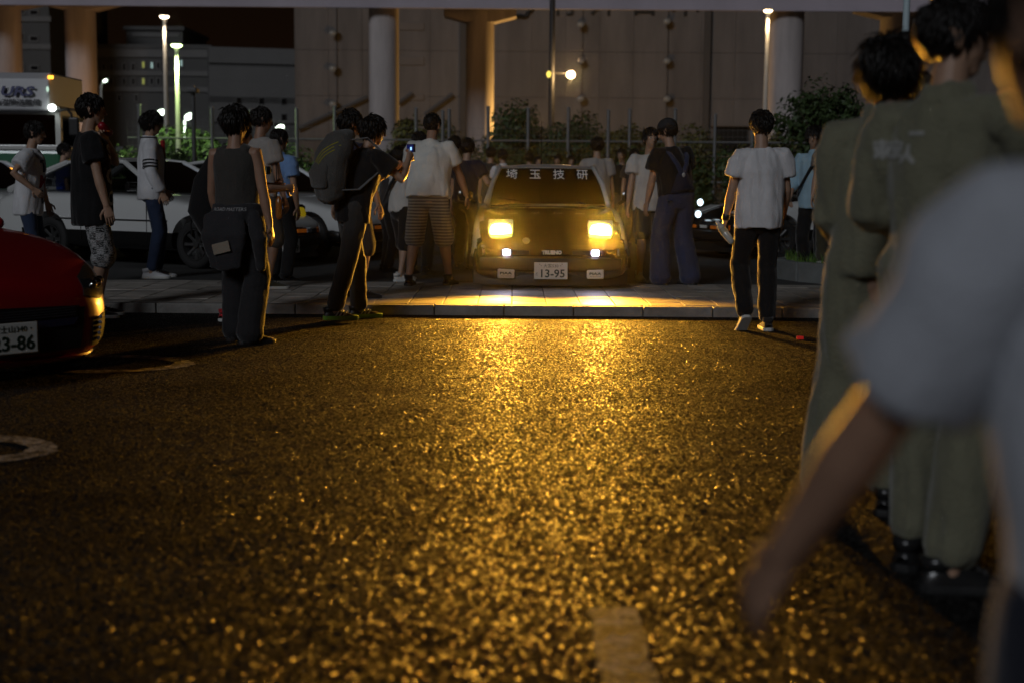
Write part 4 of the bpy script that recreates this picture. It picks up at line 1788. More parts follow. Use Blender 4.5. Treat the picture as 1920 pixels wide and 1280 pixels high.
skin_patch('lower_grille', ([(-.47, .21), (0, .19), (.47, .21)], [(-.50, .44), (0, .455), (.50, .44)]), BLACKP, .004, red)
skin_patch('grille_bar', ([(-.42, .345), (0, .33), (.42, .345)], [(-.45, .385), (0, .375), (.45, .385)]), mat('bar_blue_black', (.015, .018, .05), .15, coat=1), .014, red)
gb = skin_patch('upper_grille', ([(-.44, .395), (0, .385), (.44, .395)], [(-.46, .45), (0, .46), (.46, .45)]), mat('grille_dark', (.006, .006, .007), .4), .010, red)
for k in range(4):
    z = .398 + k * .014
    skin_patch('grille_slat', ([(-.43, z), (0, z - .006), (.43, z)], [(-.43, z + .004), (0, z - .002), (.43, z + .004)]), mat('slat_grey', (.05, .05, .06), .3), .016, gb, thick=.006)
for s in (-1, 1):
    hl = skin_patch('headlamp', ([(s * .50, .50), (s * .64, .47), (s * .77, .52)], [(s * .53, .60), (s * .65, .645), (s * .745, .665)]), mat('headlamp_bezel', (.05, .05, .055), .2, .5), .006, red)
    for (x, z, r) in ((.60, .548, .026), (.655, .555, .03), (.71, .565, .026)):
        q = on_nose(s * x, z, .012)
        bm = bmesh.new()
        ball(bm, q, r, 12)
        obj('projector', bm, CHROME, hl, smooth=True)
    bz = skin_patch('fog_recess', ([(s * .555, .21), (s * .63, .21), (s * .69, .24)], [(s * .56, .36), (s * .64, .38), (s * .72, .40)]), mat('matt_black', (.01, .01, .01), .8, spec=.1), .004, red)
    for k in range(5):
        q = on_nose(s * (.60 + k * .004), .25 + k * .03, .012)
        bm = bmesh.new()
        ball(bm, q, (.012, .008, .012), 8)
        obj('day_lamp', bm, mat('day_lamp_lens', (.5, .55, .8), .1, .6), bz, smooth=True)
    skin_patch('lip', ([(s * .0, .145), (s * .35, .145), (s * .62, .15)], [(s * 0, .175), (s * .35, .175), (s * .64, .18)]), RED, .02, red)
for x in (-.765, .765):
    for y in (1.29, -1.28):
        wheel(red, x, y, .315, .215, RIM_D, 10)
# cabin
bm = bmesh.new()
tubes = [(.75, .70, .87), (.35, .64, 1.08), (-.1, .55, 1.26), (-.5, .54, 1.285), (-.95, .54, 1.24), (-1.5, .60, 1.06), (-1.85, .64, .95)]
grid(bm, [[(w * k / 6, y, z + .03 * (1 - (k / 6) ** 2)) for k in range(-6, 7)] for y, w, z in tubes[2:5]])
bmesh.ops.recalc_face_normals(bm, faces=bm.faces[:])
bmesh.ops.solidify(bm, geom=bm.faces[:], thickness=.03)
for s in (-1, 1):
    tube(bm, [(s * w, y, z) for y, w, z in tubes], [.035] * 7, n=8)
obj('roof', bm, RED, red, smooth=True, sharp=40)
bm = bmesh.new()
grid(bm, [[(w * k / 6, y + .08 * (1 - (k / 6) ** 2), z + .02) for k in range(-6, 7)] for y, w, z in tubes[:3]])
obj('windscreen', bm, GLASS, red, smooth=True)
bm = bmesh.new()
grid(bm, [[(w * k / 6, y, z + .02) for k in range(-6, 7)] for y, w, z in tubes[4:]])
obj('rear_window', bm, GLASS, red, smooth=True)
for s in (-1, 1):
    bm = bmesh.new()
    grid(bm, [[(s * .74, .62, .88), (s * .60, .2, 1.13)], [(s * .76, -.1, .89), (s * .565, -.2, 1.25)], [(s * .76, -1.3, .92), (s * .57, -1.0, 1.21)]])
    obj('door_window', bm, GLASS, red)
    bm = bmesh.new()
    tube(bm, [(s * .80, .06, .89), (s * .88, .04, .93)], [.02, .02], n=6)
    ball(bm, (s * .93, .04, .96), (.09, .06, .065), 12)
    obj('door_mirror', bm, RED, red, smooth=True)
bm = bmesh.new()
pz = .30
box(bm, (0, 2.135, pz), (.345, .012, .18), bevel=.004)
pf = obj('plate_frame', bm, CHROME, red)
bm = bmesh.new()
box(bm, (0, 2.14, pz), (.33, .012, .165), bevel=.004)
pl = obj('number_plate', bm, PLATE_W, red)
text_on('digits', '23-86', .1, mat('plate_ink', 0), pl, frame((-.02, 2.1475, pz - .026), (-1, 0, 0), (0, 0, 1)), .0006, fit=(.25, .082), bold=.002)
text_on('small_characters', '・富士山340・', .05, mat('plate_ink', 0), pl, frame((0, 2.1475, pz + .05), (-1, 0, 0), (0, 0, 1)), .0006, fit=(.26, .04))

# ---------------------------------------------------------------- car-carrier truck, far left
TW = mat('truck_white', (.55, .55, .53), .4, coat=.3)
TG = mat('truck_green', (.03, .16, .08), .35, coat=.5)
ty = 25.0
tr = at_y(118, 300, ty)
truck = thing('truck', 'white and green recovery truck with a lettered signboard over its cab', 'truck', (tr.x - 1.12, ty, LOT_Z), R(0))


def tz(v):
    return at_y(60, v, ty).z - LOT_Z


bm = bmesh.new()
box(bm, (0, 1.0, (tz(338) + tz(282)) / 2), (2.2, 2.0, tz(282) - tz(338)), bevel=.06)
obj('cab_lower', bm, TG, truck)
bm = bmesh.new()
box(bm, (0, .98, (tz(282) + tz(272)) / 2), (2.16, 2.0, tz(272) - tz(282)), bevel=.02)
box(bm, (0, 1.1, tz(210)), (2.1, 1.9, .22), bevel=.06)
for s in (-1, 1):
    box(bm, (s * 1.03, .12, (tz(272) + tz(212)) / 2), (.09, .12, tz(212) - tz(272) + .05))
    box(bm, (s * 1.03, 1.9, (tz(272) + tz(212)) / 2), (.09, .2, tz(212) - tz(272) + .05))
obj('cab_frame', bm, TW, truck)
bm = bmesh.new()
box(bm, (0, .09, (tz(272) + tz(214)) / 2), (1.98, .03, tz(214) - tz(272) - .02))
obj('windscreen', bm, GLASS, truck)
bm = bmesh.new()
box(bm, (0, 1.5, (tz(272) + tz(214)) / 2), (1.9, .1, tz(214) - tz(272)))
for x in (-.6, .6):
    box(bm, (x, .9, tz(262)), (.5, .2, .9), bevel=.06)
obj('seat', bm, mat('truck_seat_blue', (.03, .05, .12), .9), truck)
bm = bmesh.new()
box(bm, (0, .35, tz(274)), (1.9, .4, .2), bevel=.05)
obj('dashboard', bm, SEAT, truck)
bm = bmesh.new()
prism(bm, [(-.06, tz(212) + .02), (-.1, tz(206)), (-.02, tz(148)), (.08, tz(136)), (1.9, tz(136)), (1.9, tz(212) + .02)], 'x', -1.05, .93, bevel=.03)
sb = obj('signboard', bm, mat('sign_white', (.42, .42, .44), .4), truck)
NAVY = mat('navy_lettering', (.012, .018, .12), .5)
q = at_y(34, 174, ty - .1)
text_on('big_lettering', 'URS', .42, NAVY, sb, frame((q.x - tr.x + 1.12, -.115, tz(172)), (1, 0, 0), (0, .12, 1)), .01, shear=.2, fit=(.58, .17), bold=.012)
q = at_y(32, 194, ty - .1)
text_on('company_name', '魚沼陸送整備', .2, mat('sign_ink', (.02, .02, .025), .5), sb, frame((q.x - tr.x + 1.12, -.125, tz(193)), (1, 0, 0), (0, .08, 1)), .008, fit=(.82, .115), bold=.003)
bm = bmesh.new()
box(bm, (-.98 - .05, .5, tz(128)), (.55, .5, .16), bevel=.03)
obj('roof_light_bar', bm, mat('beacon_blue', (.02, .03, .25), .3), truck)
bm = bmesh.new()
box(bm, (at_y(95, 145, ty).x - tr.x + 1.12, .0, tz(145)), (.09, .06, .06), bevel=.015)
obj('marker_lamp', bm, glow('marker_orange', (1, .35, .03), 4), truck)
bm = bmesh.new()
ball(bm, (at_y(103, 203, ty).x - tr.x + 1.12, -.15, tz(203)), (.07, .06, .065), 10)
obj('work_lamp', bm, glow('work_white', (.9, 1, .92), 7), truck, smooth=True)
bm = bmesh.new()
ball(bm, (at_y(93, 168, ty).x - tr.x + 1.12, -.11, tz(168)), (.025, .03, .05), 8)
obj('side_marker', bm, glow('work_pale', (.7, 1, .8), .8), truck, smooth=True)
bm = bmesh.new()
mxr = at_y(140, 235, ty).x - tr.x + 1.12
tube(bm, [(1.0, 0, tz(208)), (mxr - .08, -.1, tz(206)), (mxr - .02, -.1, tz(215)), (mxr, -.1, tz(258))], [.022] * 4, n=6)
box(bm, (mxr + .03, -.13, tz(238)), (.18, .08, .32), bevel=.03)
obj('door_mirror', bm, BLACKP, truck)
bm = bmesh.new()
box(bm, (0, .05, tz(346)), (2.2, .2, .30), bevel=.05)
obj('bumper', bm, TW, truck)
for s in (-1, 1):
    bm = bmesh.new()
    box(bm, (s * .8, -.05, tz(325)), (.34, .05, .16), bevel=.02)
    obj('headlamp', bm, FOG_OFF, truck)
    w = wheel(truck, s * .92, 1.0, .42, .26, RIM_L, 6)
    w = wheel(truck, s * .92, 5.2, .42, .26, RIM_L, 6)
bm = bmesh.new()
for s in (-1, 1):
    box(bm, (s * .45, 4.0, .75), (.12, 6, .2))
box(bm, (0, 4.6, .95), (2.2, 5.4, .12))
obj('carrier_bed', bm, BLACKP, truck)
bm = bmesh.new()
tube(bm, [(-.5, .12, tz(271)), (-.1, .085, tz(250))], [.012, .01], n=5)
tube(bm, [(.2, .12, tz(271)), (.6, .085, tz(250))], [.012, .01], n=5)
obj('wiper', bm, BLACKP, truck)
# ================================================================ people
SKIN = mat('skin', (0.40, 0.245, 0.165), .5, vary=.12, vscale=9, spec=.4)
SKIN2 = mat('skin_tanned', (0.33, 0.19, 0.125), .5, vary=.12, vscale=9, spec=.4)
HAIR = mat('black_hair', (0.010, 0.008, 0.007), .42, spec=.35)
EYE_W = mat('eye_white', (.6, .58, .55), .2)
EYE_B = mat('iris_dark', (.015, .01, .008), .1)
SOLE_W = mat('sole_white', (.6, .6, .57), .6)
SOLE_B = mat('sole_black', (.015, .015, .015), .6)
PPL = 'people standing around the car park'


def cloth(name, col, vary=.12, rough=.9, bump=.35, bscale=90):
    return mat('cloth_' + name, col, rough, vary=vary, vscale=6, bump=bump, bscale=bscale, spec=.2, sheen=.3)


def pattern(name, kind, a, b, scale):
    """printed cloth: stripes round the leg, or a patchwork check"""
    if name in MATS:
        return MATS[name]
    m = bpy.data.materials.new(name)
    m.use_nodes = True
    nt = m.node_tree
    L = nt.links.new
    p = nt.nodes['Principled BSDF']
    p.inputs['Roughness'].default_value = .9
    p.inputs['Specular IOR Level'].default_value = .2
    p.inputs['Sheen Weight'].default_value = .3
    tc = nt.nodes.new('ShaderNodeTexCoord')
    mx = nt.nodes.new('ShaderNodeMix')
    mx.data_type = 'RGBA'
    mx.inputs[6].default_value = tuple(a) + (1,)
    mx.inputs[7].default_value = tuple(b) + (1,)
    if kind == 'stripe':
        w = nt.nodes.new('ShaderNodeTexWave')
        w.bands_direction = 'Z'
        w.inputs['Scale'].default_value = scale
        w.inputs['Distortion'].default_value = 1.6
        w.inputs['Detail'].default_value = 1.5
        w.inputs['Detail Scale'].default_value = .35
        L(tc.outputs['Object'], w.inputs['Vector'])
        r = nt.nodes.new('ShaderNodeValToRGB')
        r.color_ramp.elements[0].position = .52
        r.color_ramp.elements[1].position = .66
        L(w.outputs['Fac'], r.inputs['Fac'])
        L(r.outputs[0], mx.inputs[0])
    else:
        c = nt.nodes.new('ShaderNodeTexChecker')
        c.inputs['Scale'].default_value = scale
        c.inputs['Color1'].default_value = (1, 1, 1, 1)
        c.inputs['Color2'].default_value = (0, 0, 0, 1)
        mp = nt.nodes.new('ShaderNodeMapping')
        mp.inputs['Rotation'].default_value = (0, 0, .6)
        L(tc.outputs['Object'], mp.inputs[0])
        L(mp.outputs[0], c.inputs['Vector'])
        n = nt.nodes.new('ShaderNodeTexWave')
        n.inputs['Scale'].default_value = scale * 1.1
        n.inputs['Distortion'].default_value = 9
        n.inputs['Detail Scale'].default_value = 3
        n.bands_direction = 'Z'
        L(tc.outputs['Object'], n.inputs['Vector'])
        r = nt.nodes.new('ShaderNodeValToRGB')
        r.color_ramp.elements[0].position = .62
        r.color_ramp.elements[1].position = .7
        L(n.outputs['Fac'], r.inputs['Fac'])
        ab = nt.nodes.new('ShaderNodeMix')
        ab.data_type = 'RGBA'
        ab.blend_type = 'DIFFERENCE'
        ab.inputs[0].default_value = .75
        L(c.outputs['Color'], ab.inputs[6])
        L(r.outputs[0], ab.inputs[7])
        L(ab.outputs[2], mx.inputs[0])
    L(mx.outputs[2], p.inputs['Base Color'])
    MATS[name] = m
    return m


def ik(a, c, l1, l2, pole):
    a, c = Vector(a), Vector(c)
    d = c - a
    L_ = d.length
    mx_ = (l1 + l2) * .999
    if L_ > mx_:
        c = a + d * (mx_ / L_)
        d = c - a
        L_ = mx_
    x = (l1 * l1 - l2 * l2 + L_ * L_) / (2 * L_)
    h = math.sqrt(max(0, l1 * l1 - x * x))
    n = d.normalized()
    p = Vector(pole)
    p = (p - n * p.dot(n))
    if p.length < 1e-5:
        p = n.orthogonal()
    p.normalize()
    return a + n * x + p * h, c


def bend(me, amp, seed, stretch=(10, 10, 3.2)):
    """folds in cloth"""
    off = Vector((seed * 3.7, seed * 1.3, seed * 2.1))
    nv = len(me.vertices)
    co = [v.co.copy() for v in me.vertices]
    no = [v.normal.copy() for v in me.vertices]
    for i, v in enumerate(me.vertices):
        c = co[i]
        q = Vector((c.x * stretch[0], c.y * stretch[1], c.z * stretch[2] + c.x * 2.5)) + off
        f = noise.noise(q) + .5 * noise.noise(q * 2.3)
        f = f - abs(f) * .35
        v.co = c + no[i] * (amp * (max(f, -.45) * .8 + .2))
    return me


def finish_me(me, m):
    me.materials.clear()
    me.materials.append(m)
    me.polygons.foreach_set('use_smooth', [True] * len(me.polygons))
    return me


_SHOE = {}


def shoe_mesh(s, kind):
    """a shoe along +y, ankle over the origin, sole at z = 0; returns (upper, sole, trim)"""
    key = (round(s, 2), kind)
    if key in _SHOE:
        return _SHOE[key]
    prof = [(-.085, .026, .05), (-.07, .036, .085), (-.03, .038, .10), (.02, .038, .088), (.07, .042, .066), (.12, .045, .052), (.16, .041, .042), (.185, .028, .034), (.195, .012, .028)]
    bm = bmesh.new()
    rows = []
    for y, w, h in prof:
        row = []
        for k in range(13):
            an = math.pi * k / 12
            row.append((w * s * math.cos(an) * (1 - .15 * math.sin(an)), y * s, (.018 + (h - .018) * math.sin(an) ** .8) * s))
        rows.append(row)
    grid(bm, rows)
    for q in (0, -1):
        pass
    bmesh.ops.recalc_face_normals(bm, faces=bm.faces[:])
    tube(bm, [(0, -.035 * s, .07 * s), (0, -.04 * s, (.15 if kind == 'high' else .108) * s)], [(.042 * s, .05 * s), (.044 * s, .052 * s)], n=12, ref=(1, 0, 0), round_cap=False)
    up = bpy.data.meshes.new('shoe')
    bm.to_mesh(up)
    bm.free()
    up.polygons.foreach_set('use_smooth', [True] * len(up.polygons))
    bm = bmesh.new()
    ol = [(y * s, (w + .006) * s) for y, w, h in prof]
    ol[0] = (-.092 * s, .02 * s)
    ol[-1] = (.203 * s, .012 * s)
    out = [(w, y) for y, w in ol] + [(-w, y) for y, w in reversed(ol)]
    prism(bm, out, 'z', 0, (.034 if kind == 'run' else .026) * s, bevel=.005 * s)
    so = bpy.data.meshes.new('sole')
    bm.to_mesh(so)
    bm.free()
    bm = bmesh.new()
    if kind in ('run', 'high', 'lace'):
        for k in range(4):
            y = (.03 + k * .022) * s
            h = (.094 - k * .011) * s
            tube(bm, [(-.022 * s, y, h - .004 * s), (0, y + .006 * s, h + .004 * s), (.022 * s, y, h - .004 * s)], [.0035 * s] * 3, n=5)
    if kind == 'run':
        for sd_ in (-1, 1):
            for k in range(3):
                y = (.02 + k * .03) * s
                tube(bm, [(sd_ * .041 * s, y - .01 * s, .035 * s), (sd_ * .034 * s, y + .012 * s, .068 * s)], [.006 * s] * 2, n=5)
    tr_ = None
    if len(bm.verts):
        tr_ = bpy.data.meshes.new('laces')
        bm.to_mesh(tr_)
    bm.free()
    _SHOE[key] = (up, so, tr_)
    return _SHOE[key]


def put_shoe(parent, pos, yaw, pitch, s, kind, um, sm, tm):
    up, so, tr_ = shoe_mesh(s, kind)
    def inst(me, name, m, par):
        o = link(name, me, par)
        if not len(me.materials):
            me.materials.append(m)
        o.material_slots[0].link = 'OBJECT'
        o.material_slots[0].material = m
        return o
    o = inst(up, 'shoe', um, parent)
    o.location = pos
    o.rotation_euler = (pitch, 0, yaw)
    inst(so, 'sole', sm, o)
    if tr_ is not None:
        inst(tr_, 'laces', tm, o)
    return o


def add_fingers(bm, wrist, d, palm_n, side, s, curl):
    """four unequal bent fingers and a thumb on a hand that points along d"""
    d = d.normalized()
    n = (palm_n - d * palm_n.dot(d)).normalized()
    lat = d.cross(n)
    base = wrist + d * .085 * s
    for k, (lo, ln) in enumerate(((-.030, .068), (-.010, .078), (.010, .072), (.029, .056))):
        p = base + lat * lo * s - d * (.006 if k in (0, 3) else 0) * s
        pts = [p - d * .02 * s]
        dirv = d.copy()
        pts.append(p)
        q = p
        for j in range(3):
            dirv = dirv.copy()
            dirv.rotate(Matrix.Rotation(curl * (.55 + .25 * j), 3, lat))
            q = q + dirv * ln * s * (.42, .33, .25)[j]
            pts.append(q)
        tube(bm, pts, [.0095 * s, .0092 * s, .0088 * s, .008 * s, .0068 * s], n=6)
    th = wrist + d * .03 * s - lat * .034 * s * 1
    t1 = th - lat * .026 * s + d * .028 * s + n * .016 * s
    t2 = t1 + d * .03 * s + n * .010 * s - lat * .004 * s
    tube(bm, [th + lat * .012 * s, th, t1, t2], [.014 * s, .0135 * s, .011 * s, .008 * s], n=6)


def person(label, u, y, z0, H, yaw, top=None, bottom=None, shoes=None, lean=0., side=0., twist=0., head=(0., 0.), arms=None, feet=None, crouch=0., w=1.0,
           hair='short', skin=SKIN, vox=.011, glasses=False, seed=None, group=PPL, belly=0., eyes=True, x=None, foot_kind='lace', fine=1.35, tilt=0.0):
    """one figure: a continuous body whose children are hair, clothes and shoes.
    arms: {'L'/'R': (hand offset from the shoulder in the figure's frame (x right, y ahead, z up), elbow hint, curl)}"""
    seed = seed if seed is not None else int(u * 7 + y * 13) % 97
    rr = random.Random(seed)
    s = H / 1.75
    X = x_at(u, y, z0 + .95 * s) if x is None else x
    # ---- skeleton in the figure's own frame: x right, y ahead, z up
    pel = Vector((0, 0, .93 * s - crouch))
    up = Vector((math.sin(R(side)), math.sin(R(lean)), math.cos(R(lean)) * math.cos(R(side)))).normalized()
    tw = R(twist)
    rgt = Vector((math.cos(tw), math.sin(tw), 0))
    rgt = (rgt - up * rgt.dot(up)).normalized()
    fwd = up.cross(rgt).normalized()
    hip_r = Vector((1, 0, 0))
    up2 = (up * 1.0 + Vector((0, 0, .0))).normalized()
    waist = pel + up * .13 * s
    chest = pel + up * .33 * s
    upch = pel + up * .43 * s
    neckb = pel + up * .535 * s - fwd * .012 * s
    hy, hp = R(head[0]), R(head[1])
    nd = (up * .75 + Vector((0, 0, .55)) + fwd * (.22 - .25 * math.sin(hp)) + rgt * tilt).normalized()
    hc = neckb + nd * .165 * s
    hf = fwd.copy()
    hf.z = 0
    hf.normalize()
    hf = Matrix.Rotation(hy, 3, 'Z') @ hf                    # head yaw: + turns to the figure's left
    hr = hf.cross(Vector((0, 0, 1)))
    hf = (hf * math.cos(hp) + Vector((0, 0, 1)) * math.sin(hp)).normalized()
    hu = hr.cross(hf).normalized()
    HM = Matrix((hr, hf, hu)).transposed()
    sh = {'R': neckb - up * .062 * s + rgt * .165 * s * w ** .5, 'L': neckb - up * .062 * s - rgt * .165 * s * w ** .5}
    hips = {'R': pel + hip_r * .085 * s, 'L': pel - hip_r * .085 * s}
    feet = feet or {'L': (-.11, .02, 0, 8, 0), 'R': (.11, -.03, 0, -8, 0)}
    arms = arms or {}
    A, Lg = {}, {}
    for k in 'LR':
        q = 1 if k == 'R' else -1
        off, hint, curl = arms.get(k, ((q * .07, .03, -.55), (q * .25, -1, 0), .35))
        wr = sh[k] + (rgt * off[0] + Vector((fwd.x, fwd.y, 0)).normalized() * off[1] + Vector((0, 0, off[2]))) * s
        hv = rgt * hint[0] + fwd * hint[1] + Vector((0, 0, hint[2]))
        el, wr = ik(sh[k], wr, .285 * s, .25 * s, hv)
        A[k] = (sh[k], el, wr, curl)
        fx, fy_, fz_, fyaw, fpit = feet[k]
        an = Vector((fx * s, fy_ * s, fz_ * s + .085 * s))
        kn, an = ik(hips[k], an, .43 * s, .43 * s, (q * .08 - math.sin(R(fyaw)) * .6, 1, 0))
        Lg[k] = (hips[k], kn, an, fyaw, fpit)
    # ---- body
    bm = bmesh.new()
    tube(bm, [pel - up * .07 * s, pel, waist, chest, upch, neckb - up * .03 * s, neckb],
         [(.12 * s * w, .10 * s * w), (.155 * s * w, .112 * s * w), (.132 * s * w, .10 * s * w), (.155 * s * w, .115 * s * w), (.14 * s * w, .092 * s * w), (.08 * s, .062 * s), (.055 * s, .057 * s)], n=18, ref=rgt)
    tube(bm, [neckb - nd * .03 * s, neckb + nd * .05 * s, hc - hu * .04 * s], [.058 * s, .053 * s, .052 * s], n=12)
    for k in 'LR':
        a, e, wv, curl = A[k]
        q = 1 if k == 'R' else -1
        tube(bm, [a - rgt * q * .04 * s, a, a.lerp(e, .35), e, e.lerp(wv, .3), wv], [x_ * s * w ** .6 for x_ in ((.05, .056, .047, .038, .041, .026) if not top or top[0] in ('tank', 'vest') else (.03, .042, .044, .038, .041, .026))], n=10)
        d = (wv - e).normalized()
        palm = (Vector((0, 0, 0)) - rgt * q)
        pn = palm - d * palm.dot(d)
        if pn.length < .2:
            pn = fwd - d * fwd.dot(d)
        pn.normalize()
        tube(bm, [wv - d * .01 * s, wv + d * .03 * s, wv + d * .088 * s], [(.026 * s, .02 * s), (.037 * s, .017 * s), (.041 * s, .013 * s)], n=10, ref=d.cross(pn))
        h_, kn, an, fyaw, fpit = Lg[k]
        tube(bm, [h_ + Vector((0, 0, .02 * s)), h_.lerp(kn, .25), h_.lerp(kn, .7), kn, kn.lerp(an, .32), kn.lerp(an, .75), an, an - Vector((0, 0, .03 * s))],
             [x_ * s * w ** .6 for x_ in (.088, .085, .064, .054, .054, .037, .034, .036)], n=12)
    # head: skull, face, jaw, nose, ears, lips
    def hp_(x_, y_, z_):
        return hc + hr * x_ * s + hf * y_ * s + hu * z_ * s
    ball(bm, hp_(0, -.012, .028), (.074 * s, .092 * s, .092 * s), 18, M=HM)
    tube(bm, [hp_(0, .02, .05), hp_(0, .03, 0), hp_(0, .037, -.05), hp_(0, .05, -.088)], [(.066 * s, .066 * s), (.064 * s, .062 * s), (.054 * s, .052 * s), (.028 * s, .032 * s)], n=14, ref=hr)
    tube(bm, [hp_(0, .088, .025), hp_(0, .104, -.005), hp_(0, .112, -.022)], [(.009 * s, .012 * s), (.012 * s, .012 * s), (.016 * s, .012 * s)], n=8, ref=hr)
    tube(bm, [hp_(-.02, .084, -.05), hp_(0, .092, -.049), hp_(.02, .084, -.05)], [.007 * s, .010 * s, .007 * s], n=6)
    for q in (-1, 1):
        tube(bm, [hp_(q * .072, -.018, .025), hp_(q * .082, -.026, .018), hp_(q * .077, -.012, -.03)], [(.011 * s, .02 * s), (.010 * s, .026 * s), (.009 * s, .012 * s)], n=8, ref=hr)
        tube(bm, [hp_(q * .015, .087, .04), hp_(q * .045, .078, .04)], [.010 * s, .009 * s], n=6)
    me = remesh(bm, vox * .85, 2)
    bm = bmesh.new()
    bm.from_mesh(me)
    bpy.data.meshes.remove(me)
    for k in 'LR':
        a, e, wv, curl = A[k]
        q = 1 if k == 'R' else -1
        d = (wv - e).normalized()
        palm = -rgt * q
        pn = palm - d * palm.dot(d)
        if pn.length < .2:
            pn = fwd - d * fwd.dot(d)
        add_fingers(bm, wv, d, pn, q, s, curl)
    me = bpy.data.meshes.new('person')
    bm.to_mesh(me)
    bm.free()
    me.materials.append(skin)
    me.polygons.foreach_set('use_smooth', [True] * len(me.polygons))
    body = link('person', me)
    body.location = (X, y, z0)
    body.rotation_euler = (0, 0, R(yaw))
    tag(body, label, 'person', group)
    P = dict(body=body, s=s, A=A, Lg=Lg, hp=hp_, HM=HM, hc=hc, up=up, rgt=rgt, fwd=fwd, pel=pel, neckb=neckb, sh=sh, chest=chest, waist=waist, w=w, parts={})
    if eyes:
        for q in (-1, 1):
            bm = bmesh.new()
            ball(bm, hp_(q * .031, .077, .018), .0125 * s, 10, mi=0)
            ball(bm, hp_(q * .031, .0835, .018), .0072 * s, 8, mi=1)
            obj('eye', bm, [EYE_W, EYE_B], body, smooth=True)
            bm = bmesh.new()
            tube(bm, [hp_(q * .014, .093, .038), hp_(q * .033, .089, .043), hp_(q * .05, .076, .037)], [.004 * s, .005 * s, .003 * s], n=5)
            obj('eyebrow', bm, HAIR, body)
    # ---- hair
    if hair:
        bm = bmesh.new()
        hl = {'short': 1.0, 'crop': .45, 'full': 1.5, 'bob': 1.9}[hair]
        vv = ball(bm, hp_(0, -.014, .034), (.083 * s, .100 * s, .097 * s), 22, M=HM)
        dead = []
        low = -.055 if hair != 'bob' else -.10
        for v in vv:
            r_ = v.co - hc
            yy, zz, xx = r_.dot(hf) / s, r_.dot(hu) / s, r_.dot(hr) / s
            line = low + (max(0, (yy + .03)) * 1.15 if hair != 'bob' else max(0, yy) * 1.7)
            if zz < line:
                dead.append(v)
        bmesh.ops.delete(bm, geom=dead, context='VERTS')
        for v in bm.verts:
            v.co += v.normal * (noise.noise(v.co * 22 + Vector((seed, 0, 0))) * .008 * s * hl)
        n_t = {'short': 420, 'crop': 200, 'full': 520, 'bob': 560}[hair]
        for _ in range(int(n_t * fine ** 1.6)):
            th = rr.uniform(-math.pi, math.pi)
            cz = rr.uniform(-.6, 1)
            sx = math.sqrt(1 - cz * cz)
            loc = Vector((sx * math.sin(th) * .078, -.014 + sx * math.cos(th) * .095, .034 + cz * .092))
            line = low + .015 + (max(0, (loc.y + .03)) * 1.15 if hair != 'bob' else max(0, loc.y) * 1.6)
            if loc.z < line:
                continue
            nrm = Vector((loc.x / .078, (loc.y + .014) / .095, (loc.z - .034) / .092)).normalized()
            ln = rr.uniform(.03, .062) * hl
            dn = Vector((rr.uniform(-.35, .35), (.45 if loc.y > 0 else -.12) + rr.uniform(-.25, .25), -1.0 if cz < .75 else -.35))
            if cz >= .75:
                dn += Vector((loc.x * 9, .5, 0))
            dr = (dn - nrm * dn.dot(nrm)).normalized() + nrm * rr.uniform(.02, .22)
            dr.normalize()
            def W(p):
                return hc + (hr * p.x + hf * p.y + hu * p.z) * s
            p1 = loc + dr * ln * .55 + nrm * .007
            p2 = loc + dr * ln + Vector((0, 0, -.12 * ln)) - nrm * .002
            tube(bm, [W(loc - nrm * .002), W(p1), W(p2)], [.009 * s / fine, .0075 * s / fine, .0012 * s / fine], n=4, round_cap=False)
        o = obj('hair', bm, HAIR, body, smooth=True)
        P['parts']['hair'] = o
    if glasses:
        bm = bmesh.new()
        for q in (-1, 1):
            ring = [hp_(q * .033 + .022 * math.cos(a_), .098, .016 + .017 * math.sin(a_)) for a_ in [2 * math.pi * k / 14 for k in range(15)]]
            for k in range(14):
                tube(bm, [ring[k], ring[k + 1]], [.0018, .0018], n=4, round_cap=False)
            tube(bm, [hp_(q * .055, .096, .02), hp_(q * .082, .0, .022), hp_(q * .084, -.03, .012)], [.0018] * 3, n=4)
        tube(bm, [hp_(-.011, .1, .018), hp_(.011, .1, .018)], [.0018] * 2, n=4)
        obj('glasses', bm, CHROME, body)
    # ---- clothes
    def leg_tube(bm, k, r0, r1, r2, upto, over=0.0):
        """from hip to knee to a fraction of the shin"""
        h_, kn, an, _, _ = Lg[k]
        pts = [h_ + Vector((0, 0, .03 * s)), h_.lerp(kn, .35), h_.lerp(kn, .75), kn]
        rad = [r0, (r0 + r1) / 2 * 1.02, r1 * 1.02, r1]
        if upto <= 1:
            e_ = h_.lerp(kn, upto)
            pts = [h_ + Vector((0, 0, .03 * s)), h_.lerp(kn, upto * .5), e_]
            rad = [r0, (r0 + r2) / 2, r2]
        else:
            f = upto - 1
            pts += [kn.lerp(an, f * .5), kn.lerp(an, f)]
            rad += [(r1 + r2) / 2, r2]
            if over:
                pts.append(kn.lerp(an, f) - Vector((0, 0, over)))
                rad.append(r2 * 1.02)
        tube(bm, pts, [q_ * s * w ** .5 for q_ in rad], n=14)
